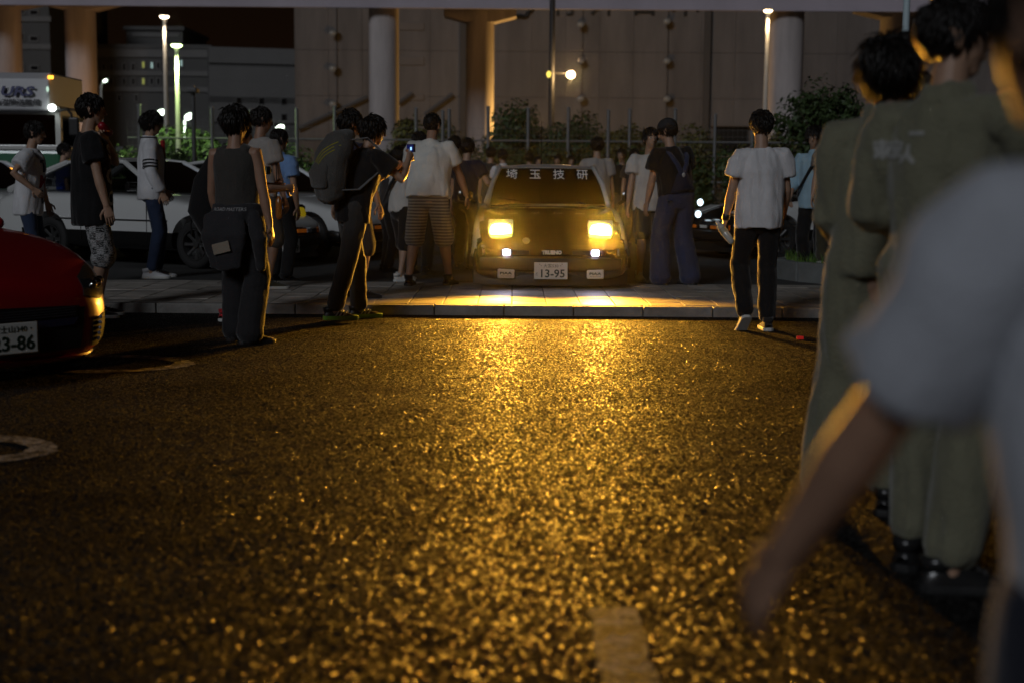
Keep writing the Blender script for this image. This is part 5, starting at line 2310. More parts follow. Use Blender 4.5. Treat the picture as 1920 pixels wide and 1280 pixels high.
    if bottom:
        kind, bmat = bottom[0], bottom[1]
        bm = bmesh.new()
        tube(bm, [pel - Vector((0, 0, .06 * s)), pel, pel + up * .075 * s], [(.15 * s * w, .118 * s * w), (.164 * s * w, .126 * s * w), (.155 * s * w, .12 * s * w)], n=18, ref=hip_r)
        if kind == 'wide':
            tube(bm, [pel, pel + up * .08 * s, pel + up * .16 * s], [(.172 * s * w, .132 * s * w), (.168 * s * w, .13 * s * w), (.155 * s * w, .125 * s * w)], n=18, ref=hip_r)
        cfg = {'trousers': (.105, .078, .07, 1.93, .0), 'slim': (.10, .07, .058, 1.93, 0), 'baggy': (.115, .098, .10, 1.95, .03), 'wide': (.116, .098, .108, 1.95, .03),
               'shorts': (.108, .094, .10, .92, 0), 'long_shorts': (.098, .092, .096, 1.12, 0), 'short_shorts': (.108, .1, .105, .6, 0)}[kind]
        for k in 'LR':
            leg_tube(bm, k, cfg[0], cfg[1], cfg[2], cfg[3], cfg[4] * s)
        me = remesh(bm, vox, 3)
        bend(me, .016 if kind in ('baggy', 'wide', 'trousers') else .011, seed + 5, (7, 7, 7) if kind in ('baggy', 'trousers', 'slim', 'wide') else (9, 9, 4))
        P['parts']['bottom'] = link({'trousers': 'trousers', 'slim': 'trousers', 'baggy': 'trousers', 'wide': 'trousers'}.get(kind, 'shorts'), finish_me(me, bmat), body)
    if top:
        kind, tmat = top[0], top[1]
        hem = top[2] if len(top) > 2 else .0        # below the hip point, metres
        ease = top[3] if len(top) > 3 else 1.0
        sl = {'t_shirt': .62, 'tank': 0, 'shirt': .66, 'jacket': 1.9, 'coverall': 1.9, 'long_shirt': 1.55, 'vest': 0}[kind]
        if len(top) > 4:
            sl = top[4]
        bm = bmesh.new()
        hp0 = pel - Vector((0, 0, hem * s)) + up * 0
        g = ease
        tube(bm, [hp0, pel.lerp(hp0, .4) + up * .03 * s, waist, chest, upch, neckb - up * .062 * s, neckb - up * .03 * s, neckb - up * (.006 if kind != 'tank' else .025) * s],
             [(.172 * s * w * g, .135 * s * w * g + belly), (.175 * s * w * g, .135 * s * w * g + belly), (.165 * s * w * g, .13 * s * w * g + belly), (.175 * s * w * g ** .5, .135 * s * w * g ** .5),
              (.178 * s * w, .122 * s * w), (.168 * s * w, .098 * s), (.118 * s, .082 * s), ((.074 if kind != 'tank' else .09) * s, .074 * s)], n=20, ref=rgt, round_cap=False)
        for k in 'LR':
            a, e, wv, curl = A[k]
            q = 1 if k == 'R' else -1
            if kind in ('tank', 'vest'):
                tube(bm, [a - rgt * q * .10 * s - up * .10 * s, a - rgt * q * .06 * s + up * .028 * s, a - rgt * q * .09 * s + up * .045 * s], [(.05 * s, .06 * s), (.035 * s, .07 * s), (.03 * s, .05 * s)], n=10)
                continue
            dn_ = (e - a).normalized()
            pts = [a - rgt * q * .11 * s - up * .02 * s, a - rgt * q * .055 * s - up * .012 * s, a + rgt * q * .004 * s - up * .010 * s, a + dn_ * .06 * s + rgt * q * .008 * s]
            rad = [.05, .068, .074, .08]
            if sl <= 1:
                pts += [a.lerp(e, sl * .55), a.lerp(e, sl)]
                rad += [.08 * g ** .5, .084 * g ** .5]
            else:
                pts += [a.lerp(e, .5), e, e.lerp(wv, (sl - 1) * .5), e.lerp(wv, sl - 1)]
                rad += [.076, .066, .062, .05]
            tube(bm, pts, [x_ * s * w ** .6 for x_ in rad], n=14, round_cap=False)
        if kind == 'coverall':
            for k in 'LR':
                leg_tube(bm, k, .112, .09, .078, 1.90, .0)
        if kind in ('shirt', 'coverall', 'jacket', 'long_shirt'):   # standing collar
            tube(bm, [neckb - up * .03 * s - fwd * .005 * s, neckb + nd * .03 * s - fwd * .006 * s], [(.085 * s, .085 * s), (.07 * s, .072 * s)], n=14, ref=rgt, round_cap=False)
        me = remesh(bm, vox, 6)
        bend(me, {'t_shirt': .026, 'tank': .012, 'coverall': .04}.get(kind, .022) * g ** .5, seed, (8, 8, 2.6) if kind != 'tank' else (9, 9, 5))
        nm = {'t_shirt': 't_shirt', 'tank': 'tank_top', 'shirt': 'shirt', 'jacket': 'jacket', 'coverall': 'coveralls', 'long_shirt': 'shirt', 'vest': 'vest'}[kind]
        P['parts']['top'] = link(nm, finish_me(me, tmat), body)
    if shoes:
        um, sm, tm = shoes[:3]
        kd = shoes[3] if len(shoes) > 3 else foot_kind
        for k in 'LR':
            _, kn, an, fyaw, fpit = Lg[k]
            p = Vector((an.x, an.y, an.z - .085 * s))
            put_shoe(body, p, R(fyaw), R(fpit), s * 1.02, kd, um, sm, tm)
    return P


def band(P, name, pts, rad, m, parent=None, n=8, ref=None):
    bm = bmesh.new()
    tube(bm, pts, rad, n=n, ref=ref)
    return obj(name, bm, m, parent or P['body'], smooth=True)


def to_world(P, p):
    b = P['body']
    return Matrix.Translation(b.location) @ b.rotation_euler.to_matrix().to_4x4() @ Vector(p)


def to_local(P, p):
    b = P['body']
    return (Matrix.Translation(b.location) @ b.rotation_euler.to_matrix().to_4x4()).inverted() @ Vector(p)


def hand_of(P, k):
    a, e, wv, c = P['A'][k]
    d = (wv - e).normalized()
    return to_world(P, wv + d * .09 * P['s']), (to_world(P, wv + d) - to_world(P, wv)).normalized()
# ================================================================ the crowd, from left to right
C_WHITE = cloth('white', (.66, .66, .68))
C_OFFW = cloth('off_white', (.56, .53, .49))
C_BLACK = cloth('black', (.012, .012, .013))
C_NAVY = cloth('navy', (.016, .016, .035))
C_PURPLE = cloth('purple', (.05, .035, .11))
C_JEANS = cloth('jeans', (.03, .045, .09))
C_DENIM = cloth('denim_blue', (.034, .046, .095))
C_GREY = cloth('grey', (.12, .115, .11))
C_DGREY = cloth('dark_grey', (.045, .042, .042))
C_KHAKI = cloth('dark_olive', (.06, .055, .035))
C_BLUE = cloth('sky_blue', (.20, .34, .62))
C_LBLUE = cloth('pale_blue', (.32, .48, .58))
C_ROYAL = cloth('royal_blue', (.02, .05, .28))
C_OLIVE = cloth('olive_coverall', (.19, .185, .125), bump=.5)
C_RED = cloth('red', (.35, .02, .025))
PAVE, LOTZ = KH, LOT_Z
S_BLK = (C_BLACK, SOLE_B, C_BLACK)
S_WHT = (C_WHITE, SOLE_W, C_WHITE)


def hang(k, fwd_=.03, out=.07, z=-.55, curl=.35):
    q = 1 if k == 'R' else -1
    return ((q * out, fwd_, z), (q * .25, -1, 0), curl)


# boy with the white printed T-shirt, hand on his hip
P = person('boy in a white printed T-shirt with a hand on his hip, by the left edge', 52, 14.0, PAVE, 1.60, -82, ('t_shirt', C_WHITE, .17, 1.12), ('slim', C_JEANS), S_WHT,
           lean=7, head=(2, -8), arms={'R': ((.10, .06, -.36), (.7, -1, -.1), .5), 'L': hang('L', .12)}, hair='short', vox=.010)
INK_N, INK_R = cloth('ink_navy', (.015, .015, .05)), cloth('ink_red', (.3, .015, .03))
for txt, z, m, sz in (('TU', 1.16, INK_N, .15), ('ME', 1.01, INK_R, .16), ('H', .86, INK_N, .17)):
    project_text('shirt_print', txt, sz, m, P['parts']['top'], frame((.0, .6, z), (-1, 0, 0), (0, 0, 1)), P['parts']['top'], bold=.008)
for k, z in enumerate((.47, .36)):
    bm = bmesh.new()
    h_, kn, an, _, _ = P['Lg']['R']
    c = kn + Vector((.06, -.02, -.02 - k * .13))
    box(bm, c, (.02, .10, .09), bevel=.006)
    obj('patch', bm, C_GREY, P['parts']['bottom'])

# tall man in black, chequered shorts
CHK = pattern('patchwork_check', 'check', (.012, .012, .012), (.42, .42, .42), 17)
P = person('tall man in a long black T-shirt and black and white chequered shorts', 172, 11.85, 0, 1.83, -68, ('t_shirt', C_BLACK, .20, 1.15), ('long_shorts', CHK), (C_BLACK, SOLE_W, SOLE_W, 'high'),
           head=(-4, -3), arms={'R': hang('R', .10, .09, -.53, .45), 'L': ((.17, .13, .0), (-1, .4, -1), .8)}, feet={'L': (-.10, .04, 0, -10, 0), 'R': (.10, -.02, 0, -22, 0)}, hair='short', vox=.010)
for txt, z, sz in (('SK', 1.36, .16), ('OC', 1.16, .18), ('CO', .98, .16)):
    project_text('shirt_print', txt, sz, cloth('ink_white', (.5, .48, .46)), P['parts']['top'], frame((.03, .6, z), (-1, 0, 0), (0, 0, 1)), P['parts']['top'], bold=.006)
hw, hd = hand_of(P, 'L')
bm = bmesh.new()
tube(bm, [(0, 0, -.06), (0, 0, .05)], [.033, .033], n=16)
tube(bm, [(0, 0, .055), (0, 0, .062)], [.026, .024], n=14, round_cap=False, mi=1)
bm2 = bm
can = obj('drink_can', bm2, [mat('can_red', (.28, .01, .02), .35), mat('can_lid', (.6, .55, .6), .3, .5)], None, smooth=True, sharp=40)
can.location = hw + Vector((.03, -.01, .02))
can.rotation_euler = (R(50), R(-35), 0)
tag(can, 'red drink can with pale lid held up to the mouth of the man in black', 'drink can')

# boy in blue behind the car
person('boy in a royal blue shirt standing behind the side-on coupe', 122, 19.6, LOTZ, 1.52, -60, ('t_shirt', C_ROYAL, .1), ('trousers', C_DGREY), S_BLK, hair='short', vox=.014, head=(-20, 0))

# track jacket
P = person('young man with glasses in a white track jacket with dark sleeve bands', 284, 15.5, LOTZ, 1.79, -72, ('jacket', C_WHITE, .10, 1.05), ('slim', C_JEANS), S_WHT, head=(-8, -6),
           arms={'R': ((.07, .10, -.50), (.5, -1, 0), .6), 'L': ((-.04, .16, -.48), (-.5, -1, 0), .6)}, glasses=True, hair='full', vox=.011,
           feet={'L': (-.09, .05, 0, -5, 0), 'R': (.09, -.03, 0, -15, 0)})
a, e, wv, _ = P['A']['R']
for k in range(3):
    f = .62 + k * .12
    c = a.lerp(e, f)
    d = (e - a).normalized()
    bm = bmesh.new()
    tube(bm, [c - d * .008, c + d * .008], [.083, .083], n=18, round_cap=False, cap=False)
    obj('sleeve_band', bm, C_BLACK, P['parts']['top'], smooth=True)
bm = bmesh.new()
zz = [1.42, 1.3, 1.15, 1.0, .88]
tm = P['parts']['top'].data
bv = BVHTree.FromPolygons([v.co for v in tm.vertices], [tuple(p.vertices) for p in tm.polygons])
pts = []
for z in zz:
    h = bv.ray_cast(Vector((.01, .8, z)), Vector((0, -1, 0)))
    if h[0]:
        pts.append(h[0] + Vector((0, .004, 0)))
tube(bm, pts, [.008] * len(pts), n=6)
obj('zip', bm, C_BLACK, P['parts']['top'])
bm = bmesh.new()
tube(bm, [pts[0] + Vector((0, .004, .05)), pts[0] + Vector((0, .008, -.02)), pts[1] + Vector((0, .008, 0))], [.03, .022, .004], n=6)
obj('inner_shirt', bm, C_RED, P['parts']['top'])
bm = bmesh.new()
for k in range(14):
    an = 2 * math.pi * k / 14
    b2 = 2 * math.pi * (k + 1) / 14
    c = P['neckb'] + P['up'] * .02
    tube(bm, [c + Vector((.088 * math.cos(an), .09 * math.sin(an) - .005, 0)), c + Vector((.088 * math.cos(b2), .09 * math.sin(b2) - .005, 0))], [.006, .006], n=5, round_cap=False)
obj('collar_piping', bm, C_BLACK, P['parts']['top'])

# man photographing behind the tank-top man
cw = at_y(497, 322, 11.25)
P = person('man in a black T-shirt and red shoes taking a photo behind the tank-top man', 432, 11.45, 0, 1.63, -50, ('t_shirt', C_BLACK, .04), ('shorts', C_BLACK), (C_RED, SOLE_W, C_RED), lean=8,
           arms={'R': ((.02, .38, -.24), (.4, -.5, -1), .9), 'L': ((.10, .40, -.22), (-1, -.3, -.6), .9)}, feet={'L': (-.16, .04, 0, 20, 0), 'R': (.06, -.02, 0, 0, 0)}, head=(0, -5))
hw, hd = hand_of(P, 'R')
cm_ = thing('camera', 'small black camera held up in front of the grey-shirted man', 'camera', at_y(497, 320, hw.y - .02), R(-40))
bm = bmesh.new()
box(bm, (0, 0, 0), (.105, .035, .065), bevel=.006)
obj('body', bm, BLACKP, cm_)
bm = bmesh.new()
box(bm, (0, -.0185, 0), (.075, .003, .05))
obj('screen', bm, glow('camera_screen', (.35, .36, .22), .12), cm_)
bm = bmesh.new()
tube(bm, [(0, .015, 0), (0, .05, 0)], [.026, .024], n=14, round_cap=False)
obj('lens', bm, BLACKG, cm_, smooth=True, sharp=40)
bg = thing('shoulder_bag', 'black bag hanging at the left side of the tank-top man', 'bag', at_y(388, 372, 10.75))
bm = bmesh.new()
tube(bm, [(.06, 0, .30), (.0, 0, .12), (-.02, 0, -.08), (.08, 0, -.30)], [(.05, .06), (.10, .09), (.13, .1), (.10, .06)], n=14, ref=(1, 0, 0))
obj('body', bm, C_BLACK, bg, smooth=True)
bm = bmesh.new()
tube(bm, [(-.10, -.02, -.05), (-.12, -.02, -.2), (-.115, -.02, -.27)], [.006, .006, .008], n=5)
obj('strap', bm, C_BLACK, bg)

# tank-top man, jacket tied round the waist
C_TANK = cloth('tank_grey', (.05, .047, .042))
P = person('man in a dark grey tank top, a jacket tied round his waist', 446, 10.1, 0, 1.665, -14, ('tank', C_TANK, .03), ('baggy', cloth('charcoal', (.022, .022, .024))), (C_DGREY, SOLE_B, C_BLACK),
           head=(-22, -4), arms={'R': hang('R', .02, .10, -.55), 'L': ((-.05, .16, -.50), (-.6, -1, 0), .4)}, hair='full', vox=.009,
           feet={'L': (-.08, .10, 0, -10, 0), 'R': (.10, -.04, 0, -42, 0)}, skin=SKIN2, side=-1)
s = P['s']
bm = bmesh.new()
pl_ = P['pel']
tube(bm, [pl_ + Vector((0, 0, .10)), pl_ + Vector((0, 0, .05)), pl_ - Vector((0, 0, .04))], [(.178, .135), (.188, .148), (.192, .152)], n=20, ref=(1, 0, 0), round_cap=False)
tube(bm, [pl_ + Vector((-.05, -.13, .04)), pl_ + Vector((-.03, -.165, -.12)), pl_ + Vector((-.03, -.15, -.34))], [(.15, .03), (.165, .05), (.12, .025)], n=14, ref=(1, 0, 0))
tube(bm, [pl_ + Vector((.14, -.06, .02)), pl_ + Vector((.20, -.09, -.14)), pl_ + Vector((.19, -.05, -.34))], [.05, .055, .035], n=10)
tube(bm, [pl_ + Vector((-.17, .0, .02)), pl_ + Vector((-.20, .04, -.16)), pl_ + Vector((-.17, .05, -.3))], [.045, .05, .03], n=10)
me = bend(remesh(bm, .010, 2), .02, 4, (9, 9, 6))
tied = link('tied_jacket', finish_me(me, cloth('tied_jacket', (.03, .03, .033))), P['body'])
project_text('waistband_lettering', 'ROAD MASTERS', .034, cloth('ink_grey', (.38, .38, .38)), tied, frame((.0, -.5, pl_.z + .065), (1, 0, 0), (0, 0, 1)), tied, lift=.004)
bm = bmesh.new()
box(bm, pl_ + Vector((-.03, -.215, -.20)), (.13, .006, .075), rot=Matrix.Rotation(R(-14), 3, 'Y'), bevel=.004)
obj('cloth_label', bm, cloth('tag_tan', (.26, .22, .17)), tied)
h = P['A']['R']

# grey-shirted man and the blue shirt behind him
P = person('man in grey-white T-shirt and cargo shorts, overlapping the blue shirt', 490, 13.9, PAVE, 1.74, -38, ('t_shirt', cloth('grey_white', (.36, .33, .305)), .05, 1.05), ('long_shorts', cloth('cargo', (.08, .07, .06))), (C_KHAKI, SOLE_W, C_BLACK),
           head=(-24, -8), arms={'R': hang('R', .1), 'L': hang('L', .12)}, feet={'L': (-.08, .05, 0, -20, 0), 'R': (.14, -.05, 0, -35, 0)}, skin=SKIN2)
gp = to_world(P, P['Lg']['R'][0].lerp(P['Lg']['R'][1], .25) + Vector((.16, -.02, -.02)))
bt = thing('drink_bottle', 'plastic bottle of amber drink at the hip of the grey-white shirted man', 'bottle', gp, R(10))
bm = bmesh.new()
tube(bm, [(0, 0, -.10), (0, 0, .05), (0, 0, .09)], [.033, .033, .015], n=14)
obj('body', bm, mat('amber_drink', (.30, .10, .02), .12), bt, smooth=True)
bm = bmesh.new()
tube(bm, [(0, 0, .10), (0, 0, .118)], [.016, .016], n=12, round_cap=False)
obj('cap', bm, SOLE_W, bt)
bm = bmesh.new()
tube(bm, [(-.02, 0, .10), (-.02, 0, .3), (-.03, .02, .55)], [.005, .005, .005], n=5)
obj('strap', bm, C_BLACK, bt)
person('man in a sky blue short-sleeved shirt, his head hidden behind the grey-white shirted man', 524, 15.0, LOTZ, 1.60, -25, ('shirt', C_BLUE, .08, 1.05), ('trousers', C_BLACK), S_BLK, head=(-20, -4), hair='short')

# dark T-shirt man behind the backpack
P = person('man in a dark navy T-shirt and grey shorts behind the backpack man', 657, 12.9, PAVE, 1.68, -38, ('t_shirt', C_NAVY, .12), ('long_shorts', C_DGREY), S_BLK, head=(-25, 0),
           arms={'R': hang('R', .1, .12, -.54), 'L': hang('L')}, feet={'L': (-.10, .05, 0, -10, 0), 'R': (.12, 0, 0, -40, 0)}, hair='full')

# man with backpack photographing
hand_t = at_y(757, 308, 11.75)
P = person('man with a grey backpack leaning in to photograph with his phone', 660, 11.75, 0, 1.70, -52, ('t_shirt', C_BLACK, .10, 1.05), ('trousers', cloth('charcoal_jeans', (.05, .048, .046))), (BLACKP, mat('lime_sole', (.22, .5, .06), .5), SOLE_W, 'run'),
           lean=18, head=(-10, -6), arms={'R': ((.0, .33, -.02), (.6, -.2, -1), .8), 'L': ((.16, .28, -.10), (-1, -.2, -1), .8)},
           feet={'L': (-.12, .14, 0, -20, 0), 'R': (.12, -.26, 0, -24, 0)}, hair='full', vox=.009, seed=21)
hw, hd = hand_of(P, 'R')
ph = thing('phone', 'phone with a bluish lit screen held by the backpack man', 'phone', hw + Vector((.0, .0, .035)), R(-55))
bm = bmesh.new()
box(bm, (0, 0, 0), (.13, .009, .068), bevel=.004)
obj('body', bm, BLACKP, ph)
bm = bmesh.new()
box(bm, (-.008, -.0055, 0), (.105, .002, .058))
sc_ = obj('screen', bm, glow('phone_screen', (.03, .05, .4), .16), ph)
bm = bmesh.new()
box(bm, (.01, -.0068, -.004), (.026, .001, .026), bevel=.0004)
obj('screen_image', bm, glow('phone_bright', (.3, .6, 1.0), 1.6), sc_)
bp_ = thing('backpack', 'grey backpack with three yellow stripes on the leaning man', 'backpack', to_world(P, P['chest'] - P['fwd'] * .26 + P['up'] * -.02), R(-52))
C_PACK = cloth('pack_grey', (.085, .082, .075), bump=.6)
bm = bmesh.new()
L14 = R(-14)
tube(bm, [(0, .0, -.26), (0, -.03, -.12), (0, -.04, .06), (0, -.01, .20), (0, .05, .27)], [(.15, .08), (.175, .11), (.17, .115), (.145, .10), (.09, .05)], n=18, ref=(1, 0, 0), power=2.8)
bx = link('body', finish_me(bend(remesh(bm, .011, 2), .018, 9, (8, 8, 8)), C_PACK), bp_)
bx.rotation_euler = (L14, 0, 0)
bm = bmesh.new()
tube(bm, [(0, -.10, -.2), (0, -.14, -.1), (0, -.12, .0)], [(.12, .03), (.13, .04), (.11, .03)], n=14, ref=(1, 0, 0), power=3)
o = obj('front_pocket', bm, C_PACK, bp_, smooth=True)
o.rotation_euler = (L14, 0, 0)
YEL = cloth('stripe_yellow', (.35, .32, .02))
tm = bx.data
bv = BVHTree.FromPolygons([v.co for v in tm.vertices], [tuple(p.vertices) for p in tm.polygons])
for k in range(3):
    bm = bmesh.new()
    pts = []
    for q in range(8):
        f = q / 7
        src = Vector((-.085 + .21 * f + k * .02, -.6, -.03 + .20 * f - k * .022))
        h = bv.ray_cast(src, Vector((0, 1, 0)))
        if h[0]:
            pts.append(h[0] + Vector((0, -.002, 0)))
    tube(bm, pts, [(.0042, .003)] * len(pts), n=6)
    o = obj('stripe', bm, YEL, bp_)
    o.rotation_euler = (L14, 0, 0)
bm = bmesh.new()
for q in (-1, 1):
    tube(bm, [Vector((q * .11, .03, .22)), Vector((q * .13, .16, .27)), Vector((q * .15, .30, .20)), Vector((q * .17, .30, .02)), Vector((q * .17, .16, -.16)), Vector((q * .14, .02, -.2))], [(.024, .007)] * 6, n=8, ref=(1, 0, 0))
o = obj('shoulder_strap', bm, cloth('strap_grey', (.16, .16, .16)), bp_, smooth=True)
o.rotation_euler = (L14, 0, 0)

# woman with phone, man behind, striped-shorts man
P = person('person in a white top with dark strap, half hidden behind the raised phone', 752, 15.4, LOTZ, 1.44, -40, ('t_shirt', C_OFFW, .03), ('long_shorts', C_BLACK), (C_OFFW, SOLE_W, C_OFFW), head=(0, -8),
           arms={'L': ((.1, .36, .05), (-1, -.3, -.8), .8), 'R': ((.02, .36, .05), (.6, -.3, -1), .8)}, hair='bob', vox=.012,
           feet={'L': (-.08, .10, 0, -20, 0), 'R': (.12, -.14, 0, -30, 0)})
band(P, 'bag_strap', [P['sh']['R'] + Vector((-.04, -.10, .05)), P['chest'] + Vector((.0, -.16, 0)), P['waist'] + Vector((-.16, -.11, -.02))], [(.02, .006)] * 3, C_BLACK, ref=(0, 0, 1))
person('man with dark hair between the raised phone and the striped-shorts man', 786, 16.4, LOTZ, 1.62, -20, ('t_shirt', C_DGREY, .04), ('trousers', C_BLACK), S_BLK, vox=.013)
P = person('man whose face shows an orange glow, low behind the raised phone', 725, 16.8, LOTZ, 1.40, -60, ('t_shirt', C_DGREY, .04), ('trousers', C_BLACK), S_BLK, vox=.014, lean=10,
           arms={'R': ((.05, .36, -.02), (.6, -.3, -1), .8), 'L': ((.1, .36, -.02), (-1, -.3, -1), .8)})
STR = pattern('striped_cloth', 'stripe', (.11, .085, .06), (.30, .26, .20), 10)
P = person('stout man in a white T-shirt and striped shorts bending towards the lit car', 803, 14.35, PAVE, 1.755, -8, ('t_shirt', cloth('bright_white', (.68, .67, .62)), .05, 1.12), ('long_shorts', STR), S_BLK,
           lean=18, head=(-14, -10), w=1.16, arms={'R': ((.16, .20, -.50), (.8, -1, 0), .4), 'L': ((-.04, .3, -.42), (-.6, -1, 0), .5)}, hair='crop', vox=.010,
           feet={'L': (-.19, -.03, 0, 4, 0), 'R': (.19, .12, 0, -10, 0)}, skin=SKIN2, seed=12)
person('dark-clothed person close by the left door of the lit car', 872, 17.4, LOTZ, 1.58, -25, ('t_shirt', C_NAVY, .05), ('trousers', C_BLACK), S_BLK, vox=.014,
       arms={'R': ((.10, .25, -.28), (.5, -1, -.4), .6), 'L': hang('L')}, hair='short', lean=6)
P = person('dim person with a lilac-lit sleeve between striped-shorts man and lit car', 852, 19.0, LOTZ, 1.64, -30, ('t_shirt', C_NAVY, .05), ('trousers', C_BLACK), S_BLK, vox=.015)

# far crowd behind the roof of the lit car
far_spec = [(920, 24.5, 1.60, ('vest', C_DGREY, .05), -20, 'far person in a dark vest left of the lit car roof', C_GREY),
            (942, 24.0, 1.56, ('shirt', C_WHITE, .05), 30, 'far person in a white shirt just left of the lit car roof', None),
            (992, 27.5, 1.56, ('t_shirt', C_DGREY, .05), 10, 'far dark-shirted person left of the roof aerial', None),
            (1008, 28.5, 1.5, ('t_shirt', C_BLACK, .05), 200, 'far person in black just left of the roof aerial', None),
            (1045, 28, 1.52, ('t_shirt', cloth('mustard', (.3, .22, .03)), .05), 170, 'far person in a mustard shirt right of the roof aerial', None),
            (1070, 27, 1.50, ('t_shirt', C_OFFW, .05), 190, 'far person in an off-white shirt above the lit car roof', None),
            (1165, 25, 1.60, ('t_shirt', C_BLACK, .05), 150, 'far person in black right of the grey-white shirted back', None),
            (1188, 24, 1.58, ('t_shirt', C_DGREY, .05), 200, 'far dark person behind the white-shirted man by the overalls', None)]
for u, y, H, tp, yw, lab, _ in far_spec:
    person(lab, u, y, LOTZ, H, yw, tp, ('trousers', C_DGREY), S_BLK, vox=.017, eyes=False, group='far people behind the lit car')
person('man in a grey-white T-shirt facing away beyond the lit car', 1119, 18.8, LOTZ, 1.64, 4, ('t_shirt', cloth('grey_white', 0), .08, 1.1), ('trousers', C_DGREY), S_BLK, vox=.012, hair='short', lean=3)

# right of the car
P = person('man in a white T-shirt with a blue print, half hidden by the man in overalls', 1217, 15.7, LOTZ, 1.66, -165, ('t_shirt', C_OFFW, .12, 1.15), ('shorts', C_DGREY), (C_WHITE, SOLE_W, C_WHITE), vox=.011,
           arms={'R': hang('R', .08, .12), 'L': hang('L', .1)}, feet={'L': (-.1, .12, 0, 10, 0), 'R': (.1, 0, 0, -10, 0)})
bm = bmesh.new()
bmesh.ops.create_cone(bm, cap_ends=True, segments=20, radius1=.055, radius2=.055, depth=.004, matrix=Matrix.Rotation(R(90), 4, 'X'))
tm = P['parts']['top'].data
bv = BVHTree.FromPolygons([v.co for v in tm.vertices], [tuple(p.vertices) for p in tm.polygons])
h = bv.ray_cast(Vector((-.06, .8, 1.12)), Vector((0, -1, 0)))
bmesh.ops.translate(bm, verts=bm.verts[:], vec=h[0] + Vector((0, .004, 0)))
obj('shirt_print', bm, C_DENIM, P['parts']['top'])

P = person('man in blue denim overalls and a dark cap leaning to look at the lit car', 1268, 14.7, PAVE, 1.70, 28, ('t_shirt', C_BLACK, -.02, 1.12), ('wide', C_DENIM), S_BLK, lean=11, side=-3, head=(28, -14), w=1.08,
           arms={'L': ((-.04, .12, -.52), (-.5, -1, 0), .4), 'R': ((.06, .2, -.46), (.6, -1, 0), .5)}, hair='short', vox=.010, feet={'L': (-.14, .06, 0, 20, 0), 'R': (.16, -.06, 0, 4, 0)}, seed=33)
# bib back: a Y of straps and the high back of the trousers, laid on the T-shirt
tm = P['parts']['top'].data
bv = BVHTree.FromPolygons([v.co for v in tm.vertices], [tuple(p.vertices) for p in tm.polygons])


def on_back(x, z, lift=.012):
    h_ = bv.ray_cast(Vector((x, -1.2, z)), Vector((0, 1, 0)))
    return (h_[0] if h_[0] else Vector((x, -.1, z))) + Vector((0, -lift, 0))


zt = P['neckb'].z
bm = bmesh.new()
for q in (-1, 1):
    tube(bm, [on_back(q * .115, zt - .045) + Vector((0, .05, .02)), on_back(q * .105, zt - .09), on_back(q * .06, zt - .18), on_back(q * .015, zt - .27)], [(.030, .008)] * 4, n=8, ref=(1, 0, 0))
obj('overall_strap', bm, C_DENIM, P['body'], smooth=True)
bm = bmesh.new()
rows = []
for k in range(8):
    f = k / 7
    z = zt - .25 - f * .30
    hw_ = .05 + .13 * f ** .8
    rows.append([on_back(hw_ * j / 5, z, .011) for j in range(-5, 6)])
grid(bm, rows)
bmesh.ops.solidify(bm, geom=bm.faces[:], thickness=.006)
obj('overall_back', bm, C_DENIM, P['body'], smooth=True)
bm = bmesh.new()
ball(bm, on_back(0, zt - .285, .022), (.020, .006, .024), 12)
obj('strap_clasp', bm, mat('clasp', (.7, .7, .66), .3, .3), P['body'], smooth=True)
hp_, HM, s = P['hp'], P['HM'], P['s']
bm = bmesh.new()
vv = ball(bm, hp_(0, -.012, .05), (.094, .112, .098), 20, M=HM)
bmesh.ops.delete(bm, geom=[v for v in vv if (v.co - P['hc']).dot(HM @ Vector((0, 0, 1))) < .03 * s], context='VERTS')
rows = []
for k in range(5):
    f = k / 4
    rows.append([hp_((.075 - .02 * f) * j / 5, .085 + .085 * f - .03 * (j / 5) ** 2, .035 - .018 * f - .012 * (j / 5) ** 2) for j in range(-5, 6)])
grid(bm, rows)
bmesh.ops.solidify(bm, geom=bm.faces[:], thickness=.004)
obj('cap', bm, mat('cap_camouflage', (.02, .02, .022), .8, vary=.8, vscale=25), P['body'], smooth=True)

# white T-shirt man walking away with the bottle
P = person('man in a plain white T-shirt and black trousers walking away with a bottle', 1425, 11.25, 0, 1.715, 4, ('t_shirt', cloth('clean_white', (.68, .67, .68)), .11, 1.1), ('trousers', C_BLACK), (cloth('shoe_dark', (.03, .028, .028)), SOLE_W, C_BLACK),
           lean=2, head=(4, -3), arms={'L': ((-.10, .06, -.52), (-.5, -1, 0), .9), 'R': ((.06, .14, -.50), (.4, -1, 0), .4)}, hair='short', vox=.008,
           feet={'L': (-.13, -.12, .055, 6, -42), 'R': (.07, -.05, 0, -4, 0)}, seed=41)
hw, hd = hand_of(P, 'L')
b = thing('water_bottle', 'clear plastic water bottle in the hand of the walking white-shirted man', 'bottle', hw + Vector((.012, -.03, -.02)), 0)
bm = bmesh.new()
tube(bm, [(0, 0, .07), (0, 0, .0), (0, 0, -.05), (0, 0, -.085)], [.029, .032, .030, .026], n=16)
o1 = obj('body', bm, mat('clear_bottle', (.5, .5, .45), .08, coat=1), b, smooth=True)
bm = bmesh.new()
tube(bm, [(0, 0, .085), (0, 0, .12)], [.014, .013], n=12, round_cap=False)
o2 = obj('cap', bm, SOLE_W, b)
bm = bmesh.new()
tube(bm, [(0, 0, .045), (0, 0, .0)], [.0335, .0335], n=16, round_cap=False, cap=False)
o3 = obj('bottle_label', bm, mat('bottle_label', (.3, .28, .2), .5), b)
b.rotation_euler = (R(-20), R(-35), 0)
a, e, wv, _ = P['A']['L']
d = (wv - e).normalized()
